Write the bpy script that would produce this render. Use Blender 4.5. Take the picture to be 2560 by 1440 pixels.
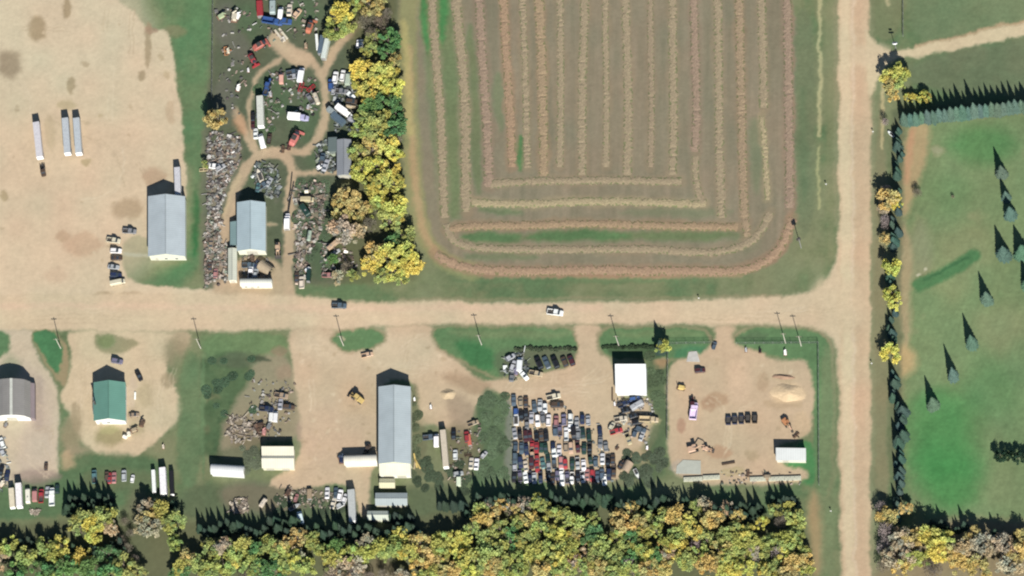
import bpy, math, random
import numpy as np
from mathutils import Vector, Matrix, Euler
R = math.radians
for o in list(bpy.data.objects): bpy.data.objects.remove(o)
S = bpy.context.scene
COL = S.collection
# ------------------------------------------------------------------ camera, sky, sun, exposure
OFF, BETA, DIST, HALF = R(25.0), R(20.0), 2600.0, 198.4
zc = Vector((math.sin(OFF)*math.sin(BETA), -math.sin(OFF)*math.cos(BETA), math.cos(OFF)))
eperp = Vector((math.cos(BETA), math.sin(BETA), 0)); eup = zc.cross(eperp)
cr = eperp*math.cos(BETA) - eup*math.sin(BETA)
cu = eperp*math.sin(BETA) + eup*math.cos(BETA)
CAMLOC = zc*DIST
cd = bpy.data.cameras.new('camera'); cam = bpy.data.objects.new('camera', cd); COL.objects.link(cam)
cam.matrix_world = Matrix(((cr.x, cu.x, zc.x, CAMLOC.x), (cr.y, cu.y, zc.y, CAMLOC.y), (cr.z, cu.z, zc.z, CAMLOC.z), (0, 0, 0, 1)))
cd.sensor_width = 36; cd.lens = 18*DIST/HALF; cd.clip_start = 50; cd.clip_end = 9000
S.camera = cam
TF = HALF/DIST/1280
def PX(u, v, z=0.0):
    d = cr*((u-1280)*TF) + cu*((720-v)*TF) - zc
    t = (z-CAMLOC.z)/d.z
    return CAMLOC + d*t
def PXG(u, v, z=0.0):
    p = PX(u, v, z); p.z = 0; return p
def to_px(X, Y):
    X = X-CAMLOC.x; Y = Y-CAMLOC.y; Z = -CAMLOC.z
    a = X*cr.x+Y*cr.y+Z*cr.z; b = X*cu.x+Y*cu.y+Z*cu.z; c = -(X*zc.x+Y*zc.y+Z*zc.z)
    return 1280+a/c/TF, 720-b/c/TF
def heading(u, v, ang):
    a = PX(u, v); b = PX(u+30*math.sin(R(ang)), v-30*math.cos(R(ang)))
    d = b-a; return math.atan2(-d.x, d.y)
# shadows run from base to about (-21,-86) px
sh = PX(1280-23, 720-86)-PX(1280, 720); sh.z = 0; sh.normalize()
ELEV = R(34.7)
sun_dir = Vector((-sh.x*math.cos(ELEV), -sh.y*math.cos(ELEV), math.sin(ELEV)))
W = bpy.data.worlds.new('World'); S.world = W; W.use_nodes = True
nt = W.node_tree; bg = nt.nodes['Background']; sky = nt.nodes.new('ShaderNodeTexSky')
sky.sky_type = 'NISHITA'; sky.sun_disc = False; sky.sun_elevation = ELEV
sky.sun_rotation = math.atan2(sun_dir.x, sun_dir.y); sky.air_density = 1.0; sky.dust_density = 0.3; sky.ozone_density = 3.0
nt.links.new(sky.outputs[0], bg.inputs[0]); bg.inputs[1].default_value = 0.05
sl = bpy.data.lights.new('sun', 'SUN'); sl.energy = 5.0; sl.angle = R(0.6); sl.color = (1.0, 0.955, 0.89)
so = bpy.data.objects.new('sun', sl); COL.objects.link(so); so.rotation_euler = sun_dir.to_track_quat('Z', 'Y').to_euler()
so.location = (0, 0, 300)
vs = S.view_settings; vs.view_transform = 'Standard'; vs.look = 'None'; vs.gamma = 1; vs.use_curve_mapping = False
vs.exposure = 0.74
S.cycles.filter_width = 2.15
S.cycles.max_bounces = 5; S.cycles.diffuse_bounces = 2
K = np.array((1.62, 1.59, 1.61))     # radiance of a white lawn at this exposure: turns seen ground colours into albedo
def lin(c): return tuple(((x/255.0)/12.92 if x/255.0 < 0.04045 else ((x/255.0+0.055)/1.055)**2.4) for x in c)
def alb(c, k=1.0): return tuple(min(.85, x/kk*k) for x, kk in zip(lin(c), K))
# ------------------------------------------------------------------ helpers
def link(o): COL.objects.link(o); return o
def tag(o, label=None, cat=None, group=None, kind=None):
    if label: o['label'] = label
    if cat: o['category'] = cat
    if group: o['group'] = group
    if kind: o['kind'] = kind
    return o
def thing(name, label, cat, loc=(0, 0, 0), rz=0, group=None):
    o = link(bpy.data.objects.new(name, None)); o.location = loc; o.rotation_euler = (0, 0, rz)
    o.empty_display_size = .5
    return tag(o, label, cat, group)
_m = {}
def mat(name, col=(.5, .5, .5), rough=.7, metal=0, var=.12, vscale=.6, bump=0, bscale=2, objcol=False, stripes=None, vcol=False, transl=0, emis=None):
    if name in _m: return _m[name]
    m = bpy.data.materials.new(name); m.use_nodes = True; _m[name] = m
    t = m.node_tree; n = t.nodes; L = t.links; b = n['Principled BSDF']
    b.inputs['Roughness'].default_value = rough; b.inputs['Metallic'].default_value = metal
    tc = n.new('ShaderNodeTexCoord')
    if objcol: src = n.new('ShaderNodeObjectInfo').outputs['Color']
    elif vcol: a = n.new('ShaderNodeAttribute'); a.attribute_name = 'Col'; src = a.outputs['Color']
    else: rgb = n.new('ShaderNodeRGB'); rgb.outputs[0].default_value = (*col, 1); src = rgb.outputs[0]
    if objcol and vcol:
        a = n.new('ShaderNodeAttribute'); a.attribute_name = 'Col'
        mx = n.new('ShaderNodeMix'); mx.data_type = 'RGBA'; mx.blend_type = 'MULTIPLY'; mx.inputs[0].default_value = 1
        L.new(src, mx.inputs[6]); L.new(a.outputs['Color'], mx.inputs[7]); src = mx.outputs[2]
    if var:
        no = n.new('ShaderNodeTexNoise'); no.inputs['Scale'].default_value = vscale; no.inputs['Detail'].default_value = 5; no.inputs['Roughness'].default_value = .65
        L.new(tc.outputs['Object'], no.inputs['Vector'])
        mr = n.new('ShaderNodeMapRange'); mr.inputs[1].default_value = .3; mr.inputs[2].default_value = .7; mr.inputs[3].default_value = 1-var; mr.inputs[4].default_value = 1+var
        L.new(no.outputs[0], mr.inputs[0])
        mx = n.new('ShaderNodeVectorMath'); mx.operation = 'MULTIPLY'; L.new(src, mx.inputs[0]); L.new(mr.outputs[0], mx.inputs[1]); src = mx.outputs[0]
    if stripes:
        axis, per, amt = stripes
        wv = n.new('ShaderNodeTexWave'); wv.wave_type = 'BANDS'; wv.bands_direction = axis; wv.inputs['Scale'].default_value = 1.0/per*.314; wv.inputs['Distortion'].default_value = .3
        L.new(tc.outputs['Object'], wv.inputs['Vector'])
        mr = n.new('ShaderNodeMapRange'); mr.inputs[3].default_value = 1-amt; mr.inputs[4].default_value = 1+amt; L.new(wv.outputs['Fac'], mr.inputs[0])
        mx = n.new('ShaderNodeVectorMath'); mx.operation = 'MULTIPLY'; L.new(src, mx.inputs[0]); L.new(mr.outputs[0], mx.inputs[1]); src = mx.outputs[0]
    L.new(src, b.inputs['Base Color'])
    if bump:
        nb = n.new('ShaderNodeTexNoise'); nb.inputs['Scale'].default_value = bscale; nb.inputs['Detail'].default_value = 4; L.new(tc.outputs['Object'], nb.inputs['Vector'])
        bp = n.new('ShaderNodeBump'); bp.inputs['Strength'].default_value = 1; bp.inputs['Distance'].default_value = bump; L.new(nb.outputs[0], bp.inputs['Height']); L.new(bp.outputs[0], b.inputs['Normal'])
    if transl:
        tr = n.new('ShaderNodeBsdfTranslucent'); L.new(src, tr.inputs['Color']); ms = n.new('ShaderNodeMixShader'); ms.inputs[0].default_value = transl
        L.new(b.outputs[0], ms.inputs[1]); L.new(tr.outputs[0], ms.inputs[2]); L.new(ms.outputs[0], n['Material Output'].inputs['Surface'])
        b.inputs['Specular IOR Level'].default_value = .2
    return m
PAINT = mat('weathered_paint', rough=.45, objcol=True, var=.12, vscale=1.2)
GLASS = mat('dark_glass', (.03, .04, .05), .12, 0, 0)
TYRE = mat('tyre_rubber', (.02, .02, .02), .9, 0, .1)
METAL = mat('grey_metal', (.28, .28, .28), .5, .3, .15)
DARKM = mat('dark_steel', (.06, .055, .05), .6, .2, .2)
RUST = mat('rusty_steel', (.16, .09, .06), .85, 0, .3)
WHITE = mat('white_panel', (.78, .78, .76), .5, 0, .06)
WOODM = mat('weathered_wood', (.20, .17, .13), .9, 0, .2)
CONC = mat('old_concrete', (.36, .35, .32), .9, 0, .15)
class MB:
    def __init__(s): s.v = []; s.f = []; s.c = []
    def add(s, vs_, fs, col=None):
        b = len(s.v); s.v += [tuple(p) for p in vs_]; s.f += [tuple(b+i for i in f) for f in fs]; s.c += [col]*len(fs); return s
    def box(s, c, d, rz=0, top=1.0, rx=0, ry=0, col=None):
        hx, hy, hz = d[0]/2, d[1]/2, d[2]/2; M = Euler((rx, ry, rz)).to_matrix(); c = Vector(c)
        P = [Vector((x*hx*(top if z > 0 else 1), y*hy*(top if z > 0 else 1), z*hz)) for z in (-1, 1) for x, y in ((-1, -1), (1, -1), (1, 1), (-1, 1))]
        return s.add([c+M@p for p in P], [(3, 2, 1, 0), (4, 5, 6, 7), (0, 1, 5, 4), (1, 2, 6, 5), (2, 3, 7, 6), (3, 0, 4, 7)], col)
    def bx(s, x0, x1, y0, y1, z0, z1, **k): return s.box(((x0+x1)/2, (y0+y1)/2, (z0+z1)/2), (x1-x0, y1-y0, z1-z0), **k)
    def cyl(s, p0, p1, r0, r1=None, n=10, col=None):
        r1 = r0 if r1 is None else r1; p0 = Vector(p0); p1 = Vector(p1); d = (p1-p0).normalized()
        a = d.orthogonal().normalized(); b = d.cross(a); vs_ = []
        for p, r in ((p0, r0), (p1, r1)):
            vs_ += [p+a*r*math.cos(2*math.pi*i/n)+b*r*math.sin(2*math.pi*i/n) for i in range(n)]
        return s.add(vs_, [(i, (i+1) % n, n+(i+1) % n, n+i) for i in range(n)]+[tuple(range(n))[::-1], tuple(range(n, 2*n))], col)
    def loft(s, st, ch=.12, col=None):
        vs_ = []; fs = []
        for (y, hw, z0, z1) in st:
            c = min(ch, (z1-z0)*.4, hw*.4)
            vs_ += [(-hw+c, y, z0), (hw-c, y, z0), (hw, y, z0+c), (hw, y, z1-c), (hw-c, y, z1), (-hw+c, y, z1), (-hw, y, z1-c), (-hw, y, z0+c)]
        for k in range(len(st)-1):
            for i in range(8): fs.append((k*8+i, k*8+(i+1) % 8, k*8+8+(i+1) % 8, k*8+8+i))
        fs.append(tuple(range(8))[::-1]); m = (len(st)-1)*8; fs.append(tuple(range(m, m+8)))
        return s.add(vs_, fs, col)
    def mesh(s, name, m):
        me = bpy.data.meshes.new(name); me.from_pydata(s.v, [], s.f)
        if any(c is not None for c in s.c):
            ca = me.color_attributes.new('Col', 'BYTE_COLOR', 'CORNER'); out = []
            for f, c in zip(s.f, s.c): out += list((*(c or (1, 1, 1)), 1))*len(f)
            ca.data.foreach_set('color', np.array(out, dtype=np.float32))
        me.materials.append(m); me.update(); return me
    def build(s, name, m, parent=None):
        o = link(bpy.data.objects.new(name, s.mesh(name, m)))
        if parent: o.parent = parent
        return o
def kids(o): return [c for c in bpy.data.objects if c.parent == o]
class Proto:
    """a thing with its parts, kept as mesh data; put() links a fresh thing and copies of its parts"""
    def __init__(s, name, cat): s.name = name; s.cat = cat; s.parts = []; s.src = None
    def part(s, name, mb, m, parent=None, paint=False): s.parts.append((name, mb.mesh(name, m), parent, paint)); return len(s.parts)-1
    def put(s, label, loc, rz=0, color=(1, 1, 1), group=None, scale=(1, 1, 1), cat=None, only=None, name=None):
        r = thing(name or s.name, label, cat or s.cat, loc, rz, group); r.scale = scale; obs = []
        if s.src is None:
            s.src = [bpy.data.objects.new(nm, me) for nm, me, pa, pt in s.parts]; fresh = s.src
        else: fresh = [o.copy() for o in s.src]
        for o, (nm, me, pa, pt) in zip(fresh, s.parts):
            o.name = nm; link(o); o.color = (*color, 1) if pt else (1, 1, 1, 1)
            o.parent = obs[pa] if pa is not None else r; obs.append(o)
        return r
ONES = 'zeroth first second third fourth fifth sixth seventh eighth ninth tenth eleventh twelfth thirteenth fourteenth fifteenth sixteenth seventeenth eighteenth nineteenth'.split()
TENS = {20: 'twent', 30: 'thirt', 40: 'fort', 50: 'fift', 60: 'sixt', 70: 'sevent', 80: 'eight', 90: 'ninet'}
def ordw(n):
    if n >= 100: return 'one hundred '+(ordw(n-100) if n > 100 else 'th').strip() if n > 100 else 'hundredth'
    if n < 20: return ONES[n]
    t, u = n//10*10, n % 10
    return TENS[t]+'ieth' if u == 0 else TENS[t]+'y-'+ONES[u]
# ------------------------------------------------------------------ ground colours laid out on the ground plane
rngn = np.random.default_rng(5)
_lat = {}
def vn(u, v, cx, cy, seed):
    key = (cx, cy, seed)
    if key not in _lat: _lat[key] = np.random.default_rng(seed).random((int(3600/cx)+3, int(2400/cy)+3))
    g = _lat[key]; x = np.clip((u+500)/cx, 0, g.shape[0]-2.001); y = np.clip((v+450)/cy, 0, g.shape[1]-2.001)
    i = x.astype(int); j = y.astype(int); fx = x-i; fy = y-j; fx = fx*fx*(3-2*fx); fy = fy*fy*(3-2*fy)
    return (g[i, j]*(1-fx)+g[i+1, j]*fx)*(1-fy)+(g[i, j+1]*(1-fx)+g[i+1, j+1]*fx)*fy
def fb(u, v, c, seed, an=1.0):
    return (vn(u, v, c, c*an, seed)*.5+vn(u, v, c/2, c*an/2, seed+1)*.28+vn(u, v, c/4, c*an/4, seed+2)*.22)
def chaikin(P, n=2, closed=True):
    P = [tuple(map(float, p)) for p in P]
    for _ in range(n):
        Q = []; m = len(P) if closed else len(P)-1
        if not closed: Q.append(P[0])
        for i in range(m):
            a = P[i]; b = P[(i+1) % len(P)]
            Q += [(a[0]*.75+b[0]*.25, a[1]*.75+b[1]*.25), (a[0]*.25+b[0]*.75, a[1]*.25+b[1]*.75)]
        if not closed: Q.append(P[-1])
        P = Q
    return P
def sdist(u, v, P, closed=True):
    d = np.full(u.shape, 1e9); ins = np.zeros(u.shape, bool); n = len(P)
    for i in range(n if closed else n-1):
        x0, y0 = P[i]; x1, y1 = P[(i+1) % n]; dx, dy = x1-x0, y1-y0; l2 = dx*dx+dy*dy+1e-9
        t = np.clip(((u-x0)*dx+(v-y0)*dy)/l2, 0, 1); d = np.minimum(d, (u-x0-t*dx)**2+(v-y0-t*dy)**2)
        if closed and y0 != y1:
            c = ((y0 > v) != (y1 > v)) & (u < dx*(v-y0)/dy+x0); ins ^= c
    d = np.sqrt(d); return np.where(ins, d, -d) if closed else -d
STEP = 0.45
c4 = [PX(u, v) for u, v in ((-230, -230), (2790, -230), (2790, 1670), (-230, 1670))]
X0, X1 = min(p.x for p in c4), max(p.x for p in c4); Y0, Y1 = min(p.y for p in c4), max(p.y for p in c4)
NX, NY = int((X1-X0)/STEP)+1, int((Y1-Y0)/STEP)+1
gx, gy = np.meshgrid(X0+np.arange(NX)*STEP, Y0+np.arange(NY)*STEP, indexing='ij')
gx = gx.ravel(); gy = gy.ravel(); gu, gv = to_px(gx, gy)
wu = gu+(vn(gu, gv, 40, 40, 1)-.5)*8+(vn(gu, gv, 13, 13, 2)-.5)*5+(vn(gu, gv, 5, 5, 7)-.5)*4; wv_ = gv+(vn(gu, gv, 40, 40, 3)-.5)*8+(vn(gu, gv, 13, 13, 4)-.5)*5+(vn(gu, gv, 5, 5, 8)-.5)*4
GC = np.zeros((gu.size, 3))
def paint(P, col, soft=6, op=1.0, noise=0, ncell=40, closed=True, w=0, smooth=2, an=1.0):
    if smooth: P = chaikin(P, smooth, closed)
    xs = [p[0] for p in P]; ys = [p[1] for p in P]; m = 3*soft+12+w
    sel = np.nonzero((gu > min(xs)-m) & (gu < max(xs)+m) & (gv > min(ys)-m) & (gv < max(ys)+m))[0]
    if not sel.size: return
    d = sdist(wu[sel], wv_[sel], P, closed)+w
    a = np.clip(d/(2*soft)+.5, 0, 1); a = a*a*(3-2*a)*op
    if noise: a = a*np.clip(.5+(fb(gu[sel], gv[sel], ncell, int(xs[0]+ys[0]) % 97+300, an)-.5+(.5-noise*.0))*2.0*1, 0, 1)**noise
    GC[sel] = GC[sel]*(1-a[:, None])+np.array(lin(col))*a[:, None]
def blob(u, v, ru, rv, col, soft=None, op=1, noise=0, ncell=20):
    paint([(u+ru*math.cos(t*math.pi/5)*(1+.15*math.sin(t*2.3+u)), v+rv*math.sin(t*math.pi/5)*(1+.15*math.cos(t*1.7+v))) for t in range(10)], col, soft or min(ru, rv)*.5, op, noise, ncell)
def line(P, w, col, soft=3, op=1, noise=0, ncell=30): paint(P, col, soft, op, noise, ncell, closed=False, w=w)
# base grass: green and khaki blend
f1 = fb(gu, gv, 130, 11); f2 = fb(gu, gv, 34, 15); k = np.clip((f1-.5)*2.4+(f2-.5)*1.2+.5, 0, 1)[:, None]
GC[:] = np.array(lin((98, 126, 90)))*(1-k)+np.array(lin((130, 137, 103)))*k
exec_ground = True
DIRT = (214, 194, 164); PINK = (217, 192, 162); BRN = (165, 146, 117); YARD = (203, 180, 150); LUSH = (72, 124, 84); KHAKI = (128, 130, 98)
LOT = [(-260, -260), (215, -260), (275, -30), (300, 8), (335, 32), (362, 72), (415, 76), (432, 96), (438, 190), (452, 270), (460, 350), (466, 500), (440, 600), (372, 592), (308, 596), (304, 645), (314, 688), (342, 712), (430, 719), (505, 724), (540, 715), (560, 760), (-260, 790)]
ROADH = [(-260, 738), (420, 735), (540, 728), (560, 735), (720, 738), (760, 745), (900, 753), (1100, 754), (1400, 757), (1700, 752), (1950, 745), (2030, 728), (2075, 700), (2094, 640), (2096, 560), (2176, 560), (2176, 1000), (2102, 1000), (2094, 880), (2075, 838), (2040, 814), (1800, 812), (1430, 810), (1100, 812), (720, 826), (480, 828), (-260, 828)]
ROADV = [(2097, -260), (2174, -260), (2177, 400), (2176, 900), (2178, 1700), (2104, 1700), (2098, 1200), (2098, 800), (2096, 300)]
YARDC = [(720, 815), (838, 815), (820, 845), (832, 872), (870, 884), (925, 882), (962, 860), (970, 835), (955, 815), (1085, 812), (1074, 840), (1088, 868), (1130, 895), (1165, 918), (1185, 945), (1230, 952), (1380, 930), (1436, 915), (1444, 860), (1425, 812), (1506, 812), (1487, 845), (1492, 885), (1538, 900), (1538, 985), (1620, 985), (1650, 1040), (1640, 1120), (1560, 1170), (1540, 1210), (1290, 1210), (1278, 990), (1230, 978), (1190, 1000), (1170, 1080), (1150, 1090), (1095, 1060), (1058, 1060), (1040, 980), (1022, 950), (946, 950), (946, 1150), (925, 1180), (925, 1290), (900, 1290), (890, 1225), (845, 1208), (760, 1222), (690, 1218), (668, 1208), (690, 1185), (735, 1170), (760, 1110), (748, 1030), (735, 960), (735, 900), (722, 870)]
LOOP = [(180, 826), (480, 826), (470, 862), (425, 880), (412, 935), (452, 985), (455, 1030), (432, 1062), (410, 1085), (380, 1118), (330, 1140), (290, 1146), (245, 1135), (195, 1100), (172, 1030), (150, 990), (165, 960), (176, 930), (178, 880), (165, 845)]
WYARD = [(-260, 826), (95, 822), (78, 845), (88, 880), (120, 925), (150, 975), (150, 1080), (140, 1130), (150, 1195), (110, 1212), (20, 1215), (-40, 1215), (-260, 1215)]
COMP = [(1782, 812), (1842, 812), (1828, 840), (1842, 868), (1900, 880), (1930, 905), (1985, 895), (2025, 905), (2030, 960), (2036, 1020), (2020, 1080), (1990, 1102), (1940, 1102), (1940, 1150), (1965, 1165), (2020, 1175), (2015, 1212), (1700, 1212), (1672, 1150), (1668, 960), (1680, 905), (1745, 895), (1780, 862), (1795, 835)]
SCRAP = [(540, -260), (985, -260), (992, 60), (985, 300), (990, 520), (1000, 600), (930, 690), (740, 715), (545, 716), (512, 716), (512, 540), (520, 260), (536, 100)]
FIELD = [(985, -260), (1990, -260), (1988, 560), (1965, 630), (1900, 675), (1800, 690), (1200, 690), (1120, 670), (1060, 620), (1030, 560), (1005, 400), (1000, 100)]
LAWN = [(2262, 320), (2330, 295), (2600, 262), (2800, 255), (2800, 1330), (2520, 1310), (2300, 1290), (2262, 1180), (2260, 800), (2262, 500)]
DRIVE = [(2160, 60), (2182, 100), (2200, 122), (2240, 132), (2300, 118), (2400, 92), (2600, 46), (2820, -5), (2820, 25), (2600, 76), (2420, 118), (2300, 140), (2240, 150), (2215, 165), (2190, 210), (2172, 260)]
# --- verges and weeds
for i in range(60):
    random.seed(i); u = random.uniform(-100, 2650); v = random.uniform(-100, 1500)
    blob(u, v, random.uniform(20, 60), random.uniform(15, 45), random.choice([LUSH, KHAKI, (98, 132, 96), (112, 122, 94)]), 18, .5)
paint([(430, 60), (530, -50), (540, 300), (520, 720), (300, 720), (300, 590), (465, 600), (470, 480), (455, 250)], (84, 130, 90), 15, .6)
paint([(480, 480), (496, 480), (496, 640), (480, 640)], (46, 112, 66), 8, .9)
paint([(370, -100), (520, -100), (530, 60), (420, 90), (350, 40)], (95, 132, 92), 14, .6)
blob(435, 80, 30, 14, (150, 130, 100), 8, .5); blob(420, 660, 60, 35, (70, 124, 82), 25, .6); blob(430, 650, 50, 14, KHAKI, 10, .5)
# lot and its stains
paint(LOT, DIRT, 5)
paint([(-200, 300), (440, 280), (455, 720), (-200, 740)], PINK, 60, .6, .5, 120)
paint([(-200, -200), (300, -200), (420, 200), (-200, 260)], (212, 197, 168), 60, .6, .5, 120)
for (u, v, a, b, c, op) in [(25, 160, 30, 38, (160, 143, 118), .9), (93, 75, 22, 34, (166, 149, 118), .9), (168, 20, 12, 24, (166, 149, 118), .9), (178, 215, 11, 20, (168, 150, 118), .8), (215, 160, 11, 8, (176, 158, 128), .7), (165, 262, 26, 14, (182, 168, 132), .7), (370, 110, 9, 62, (166, 148, 118), .85), (358, 190, 10, 14, (160, 142, 112), .8), (378, 76, 18, 9, (165, 135, 112), .7), (125, 330, 14, 46, (190, 172, 140), .6), (215, 405, 13, 10, (176, 160, 122), .8), (10, 490, 10, 18, (165, 146, 110), .7), (425, 280, 12, 30, (192, 166, 136), .6), (385, 440, 32, 24, (190, 158, 130), .8), (318, 520, 42, 26, (178, 155, 125), .8), (210, 610, 50, 30, (200, 168, 138), .7), (155, 590, 22, 14, (188, 160, 130), .7), (260, 740, 26, 10, (165, 146, 112), .75), (330, 742, 40, 10, (170, 148, 116), .8), (420, 185, 8, 10, (180, 160, 125), .6), (404, 145, 6, 9, (178, 158, 125), .6), (255, 290, 9, 6, (180, 160, 125), .6), (330, 265, 6, 5, (185, 165, 132), .6), (215, 305, 12, 5, (188, 170, 140), .6), (140, 690, 30, 22, (205, 176, 148), .5)]:
    blob(u, v, a, b, c, max(4, min(a, b)*.4), op)
line([(310, 637), (372, 637)], 4, (190, 185, 160), 3, .9)
# scrapyard soil and its tracks
paint([(498, 330), (530, 320), (530, 720), (498, 716)], (120, 118, 98), 8, .7)
paint(SCRAP, (110, 112, 92), 8)
paint(SCRAP, (124, 117, 102), 20, .8, .8, 46); paint(SCRAP, (82, 102, 78), 12, .8, 1.2, 34)
for (u, v, a, b) in [(770, 300, 40, 70), (690, 230, 40, 60), (790, 390, 30, 26), (660, 330, 12, 60), (610, 60, 40, 60), (750, 30, 60, 40), (650, 440, 35, 30), (800, 620, 30, 90)]: blob(u, v, a, b, (84, 112, 82), 16, .6, .4)
TRK = (196, 172, 142)
for P, w in [([(722, 760), (722, 640), (722, 560), (726, 470), (735, 430), (722, 395), (685, 376), (640, 390), (605, 430), (578, 500), (562, 570), (556, 640), (548, 740)], 13), ([(640, 382), (618, 345), (600, 300), (585, 275)], 8), ([(735, 430), (780, 432), (835, 430)], 6), ([(685, 376), (730, 378), (765, 382)], 7), ([(760, 380), (795, 350), (812, 300), (816, 240), (806, 190), (775, 150), (735, 125), (700, 120)], 9), ([(806, 190), (830, 140), (870, 90), (890, 60)], 11), ([(690, 100), (720, 130), (760, 150)], 22), ([(700, 150), (655, 175), (632, 220), (622, 280), (628, 330), (640, 375)], 6), ([(640, 560), (690, 560)], 3)]:
    line(P, w, TRK, 6, .92)
line([(690, 100), (720, 130), (760, 150)], 10, (206, 182, 150), 10, .8)
line([(552, 560), (568, 500), (600, 440)], 5, (210, 186, 150), 5, .7)
paint([(575, 500), (592, 480), (592, 730), (570, 730)], (200, 175, 145), 5, .9)
paint([(540, 725), (590, 640), (690, 640), (745, 735), (700, 760), (560, 760)], TRK, 8, .9)
for (u, v, a, b) in [(560, 250, 26, 70), (560, 60, 28, 60), (600, 120, 30, 40)]: blob(u, v, a, b, (112, 108, 96), 14, .7)
for P in ([(520, 335), (600, 345), (603, 400), (575, 450), (555, 520), (516, 530)], [(520, 540), (556, 520), (550, 600), (566, 700), (512, 716)], [(735, 470), (815, 460), (820, 520), (770, 640), (770, 700), (738, 712)]): paint(P, (146, 134, 116), 8, .85)

paint([(600, 270), (620, 330), (600, 340), (580, 300)], (196, 150, 115), 8, .6)
paint([(690, 660), (600, 655), (600, 690), (690, 690)], (150, 140, 115), 6, .6)
# main roads
paint(ROADH, (213, 191, 160), 7)
paint(ROADV, (208, 182, 150), 7)
line([(2115, -250), (2112, 300), (2118, 900), (2122, 1600)], 13, (218, 200, 166), 7, .8)
line([(2150, -250), (2150, 500), (2152, 900), (2155, 1600)], 9, (206, 177, 146), 7, .8)
line([(2133, -250), (2131, 900), (2140, 1600)], 3, (220, 198, 170), 4, .8)
line([(-250, 800), (600, 800), (1200, 795), (1700, 790), (2100, 780)], 8, (216, 194, 162), 7, .7)
line([(-250, 765), (300, 765), (900, 772), (1500, 770)], 7, (222, 192, 164), 7, .6)
paint([(2030, 700), (2100, 690), (2170, 720), (2170, 820), (2090, 840), (2020, 800)], (216, 192, 160), 18, .7)
for x in (2088, 2184): line([(x, -250), (x, 560 if x < 2100 else 1600)], 4, (160, 150, 118), 6, .6)
line([(1000, 749), (1950, 742)], 3, (165, 145, 115), 5, .5)
# south side yards
paint(LOOP, (210, 190, 158), 6); paint(WYARD, (204, 188, 162), 6)
paint([(20, 900), (100, 920), (140, 1000), (140, 1190), (30, 1190), (60, 1070)], (200, 182, 162), 20, .8)
paint([(80, 935), (110, 945), (110, 1080), (78, 1075)], (150, 135, 130), 10, .35)
paint([(-80, 820), (12, 826), (26, 850), (18, 890), (-80, 930)], (92, 130, 92), 6)
paint([(18, 880), (40, 890), (60, 925), (20, 960), (-20, 960)], (150, 155, 125), 14, .7)
paint([(85, 830), (105, 820), (135, 826), (160, 855), (172, 890), (172, 930), (164, 968), (148, 955), (118, 915), (92, 872), (82, 848)], (160, 145, 112), 4)
paint([(86, 832), (105, 822), (132, 828), (150, 850), (158, 880), (155, 925), (142, 935), (118, 905), (94, 868), (84, 848)], (78, 132, 90), 4)
paint([(232, 838), (270, 829), (300, 842), (345, 850), (352, 862), (330, 872), (305, 884), (265, 882), (235, 866)], (152, 146, 112), 5, .9)
paint([(238, 842), (270, 833), (292, 845), (280, 868), (248, 866)], (118, 140, 96), 8, .8)
for (u, v, a, b, c, op) in [(440, 880, 34, 36, (150, 142, 112), .9), (425, 950, 24, 18, (165, 150, 120), .8), (455, 850, 26, 22, (165, 152, 122), .7), (452, 920, 20, 40, (128, 134, 100), .7), (180, 1090, 26, 56, (158, 144, 114), .85), (195, 1140, 36, 30, (160, 146, 118), .8), (190, 1040, 12, 40, (165, 148, 118), .7), (362, 985, 22, 34, (190, 172, 138), .7), (275, 1090, 42, 26, (148, 140, 100), .8), (275, 1075, 30, 10, (170, 165, 120), .6), (400, 1120, 18, 14, (140, 138, 105), .7), (330, 985, 12, 50, (210, 188, 165), .6), (345, 1070, 18, 18, (178, 165, 130), .7), (335, 1035, 20, 20, (190, 170, 140), .7)]:
    blob(u, v, a, b, c, max(4, min(a, b)*.4), op)
paint([(40, 1195), (150, 1195), (160, 1130), (420, 1135), (430, 1240), (150, 1300), (-100, 1300), (-100, 1220), (30, 1215)], (86, 118, 84), 10, .9)
blob(300, 1200, 110, 30, (105, 118, 88), 14, .7, .5); blob(170, 1150, 20, 25, (190, 165, 130), 8, .7); blob(90, 1190, 60, 20, (150, 130, 120), 10, .7)
blob(350, 1290, 40, 70, (118, 112, 88), 18, .8, .4)
# field of weeds between the yards
paint([(500, 830), (715, 832), (722, 870), (700, 900), (500, 890)], (110, 140, 98), 8, .9)
paint([(500, 880), (640, 880), (640, 1120), (560, 1170), (500, 1120)], (80, 108, 76), 12, .9, .4)
for i in range(70): random.seed(500+i); blob(random.uniform(505, 720), random.uniform(885, 1150), random.uniform(6, 20), random.uniform(5, 14), random.choice([(62, 88, 62), (96, 118, 84), (70, 98, 68), (112, 118, 88)]), 6, .55)
paint([(500, 890), (512, 890), (512, 1200), (500, 1200)], (104, 136, 98), 5, .8)
paint([(455, 870), (500, 870), (500, 1240), (440, 1200), (440, 1080)], (100, 130, 94), 8, .8)
paint([(640, 890), (725, 880), (750, 1000), (755, 1100), (650, 1100), (600, 1160), (545, 1150), (560, 1060), (620, 960)], (156, 144, 118), 10, .9, .3)
for (u, v, a, b, c, op) in [(600, 900, 60, 22, (92, 106, 84), .7), (650, 900, 30, 8, (66, 80, 62), .8), (700, 880, 20, 12, (150, 128, 105), .7), (710, 930, 22, 20, (165, 142, 118), .7), (600, 1070, 46, 30, (142, 128, 108), .8), (620, 1110, 40, 24, (120, 108, 84), .7), (754, 1075, 14, 26, (160, 140, 122), .8), (580, 1140, 40, 24, (106, 112, 86), .7), (770, 830, 7, 10, (175, 155, 125), .7)]:
    blob(u, v, a, b, c, max(4, min(a, b)*.4), op)
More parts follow.
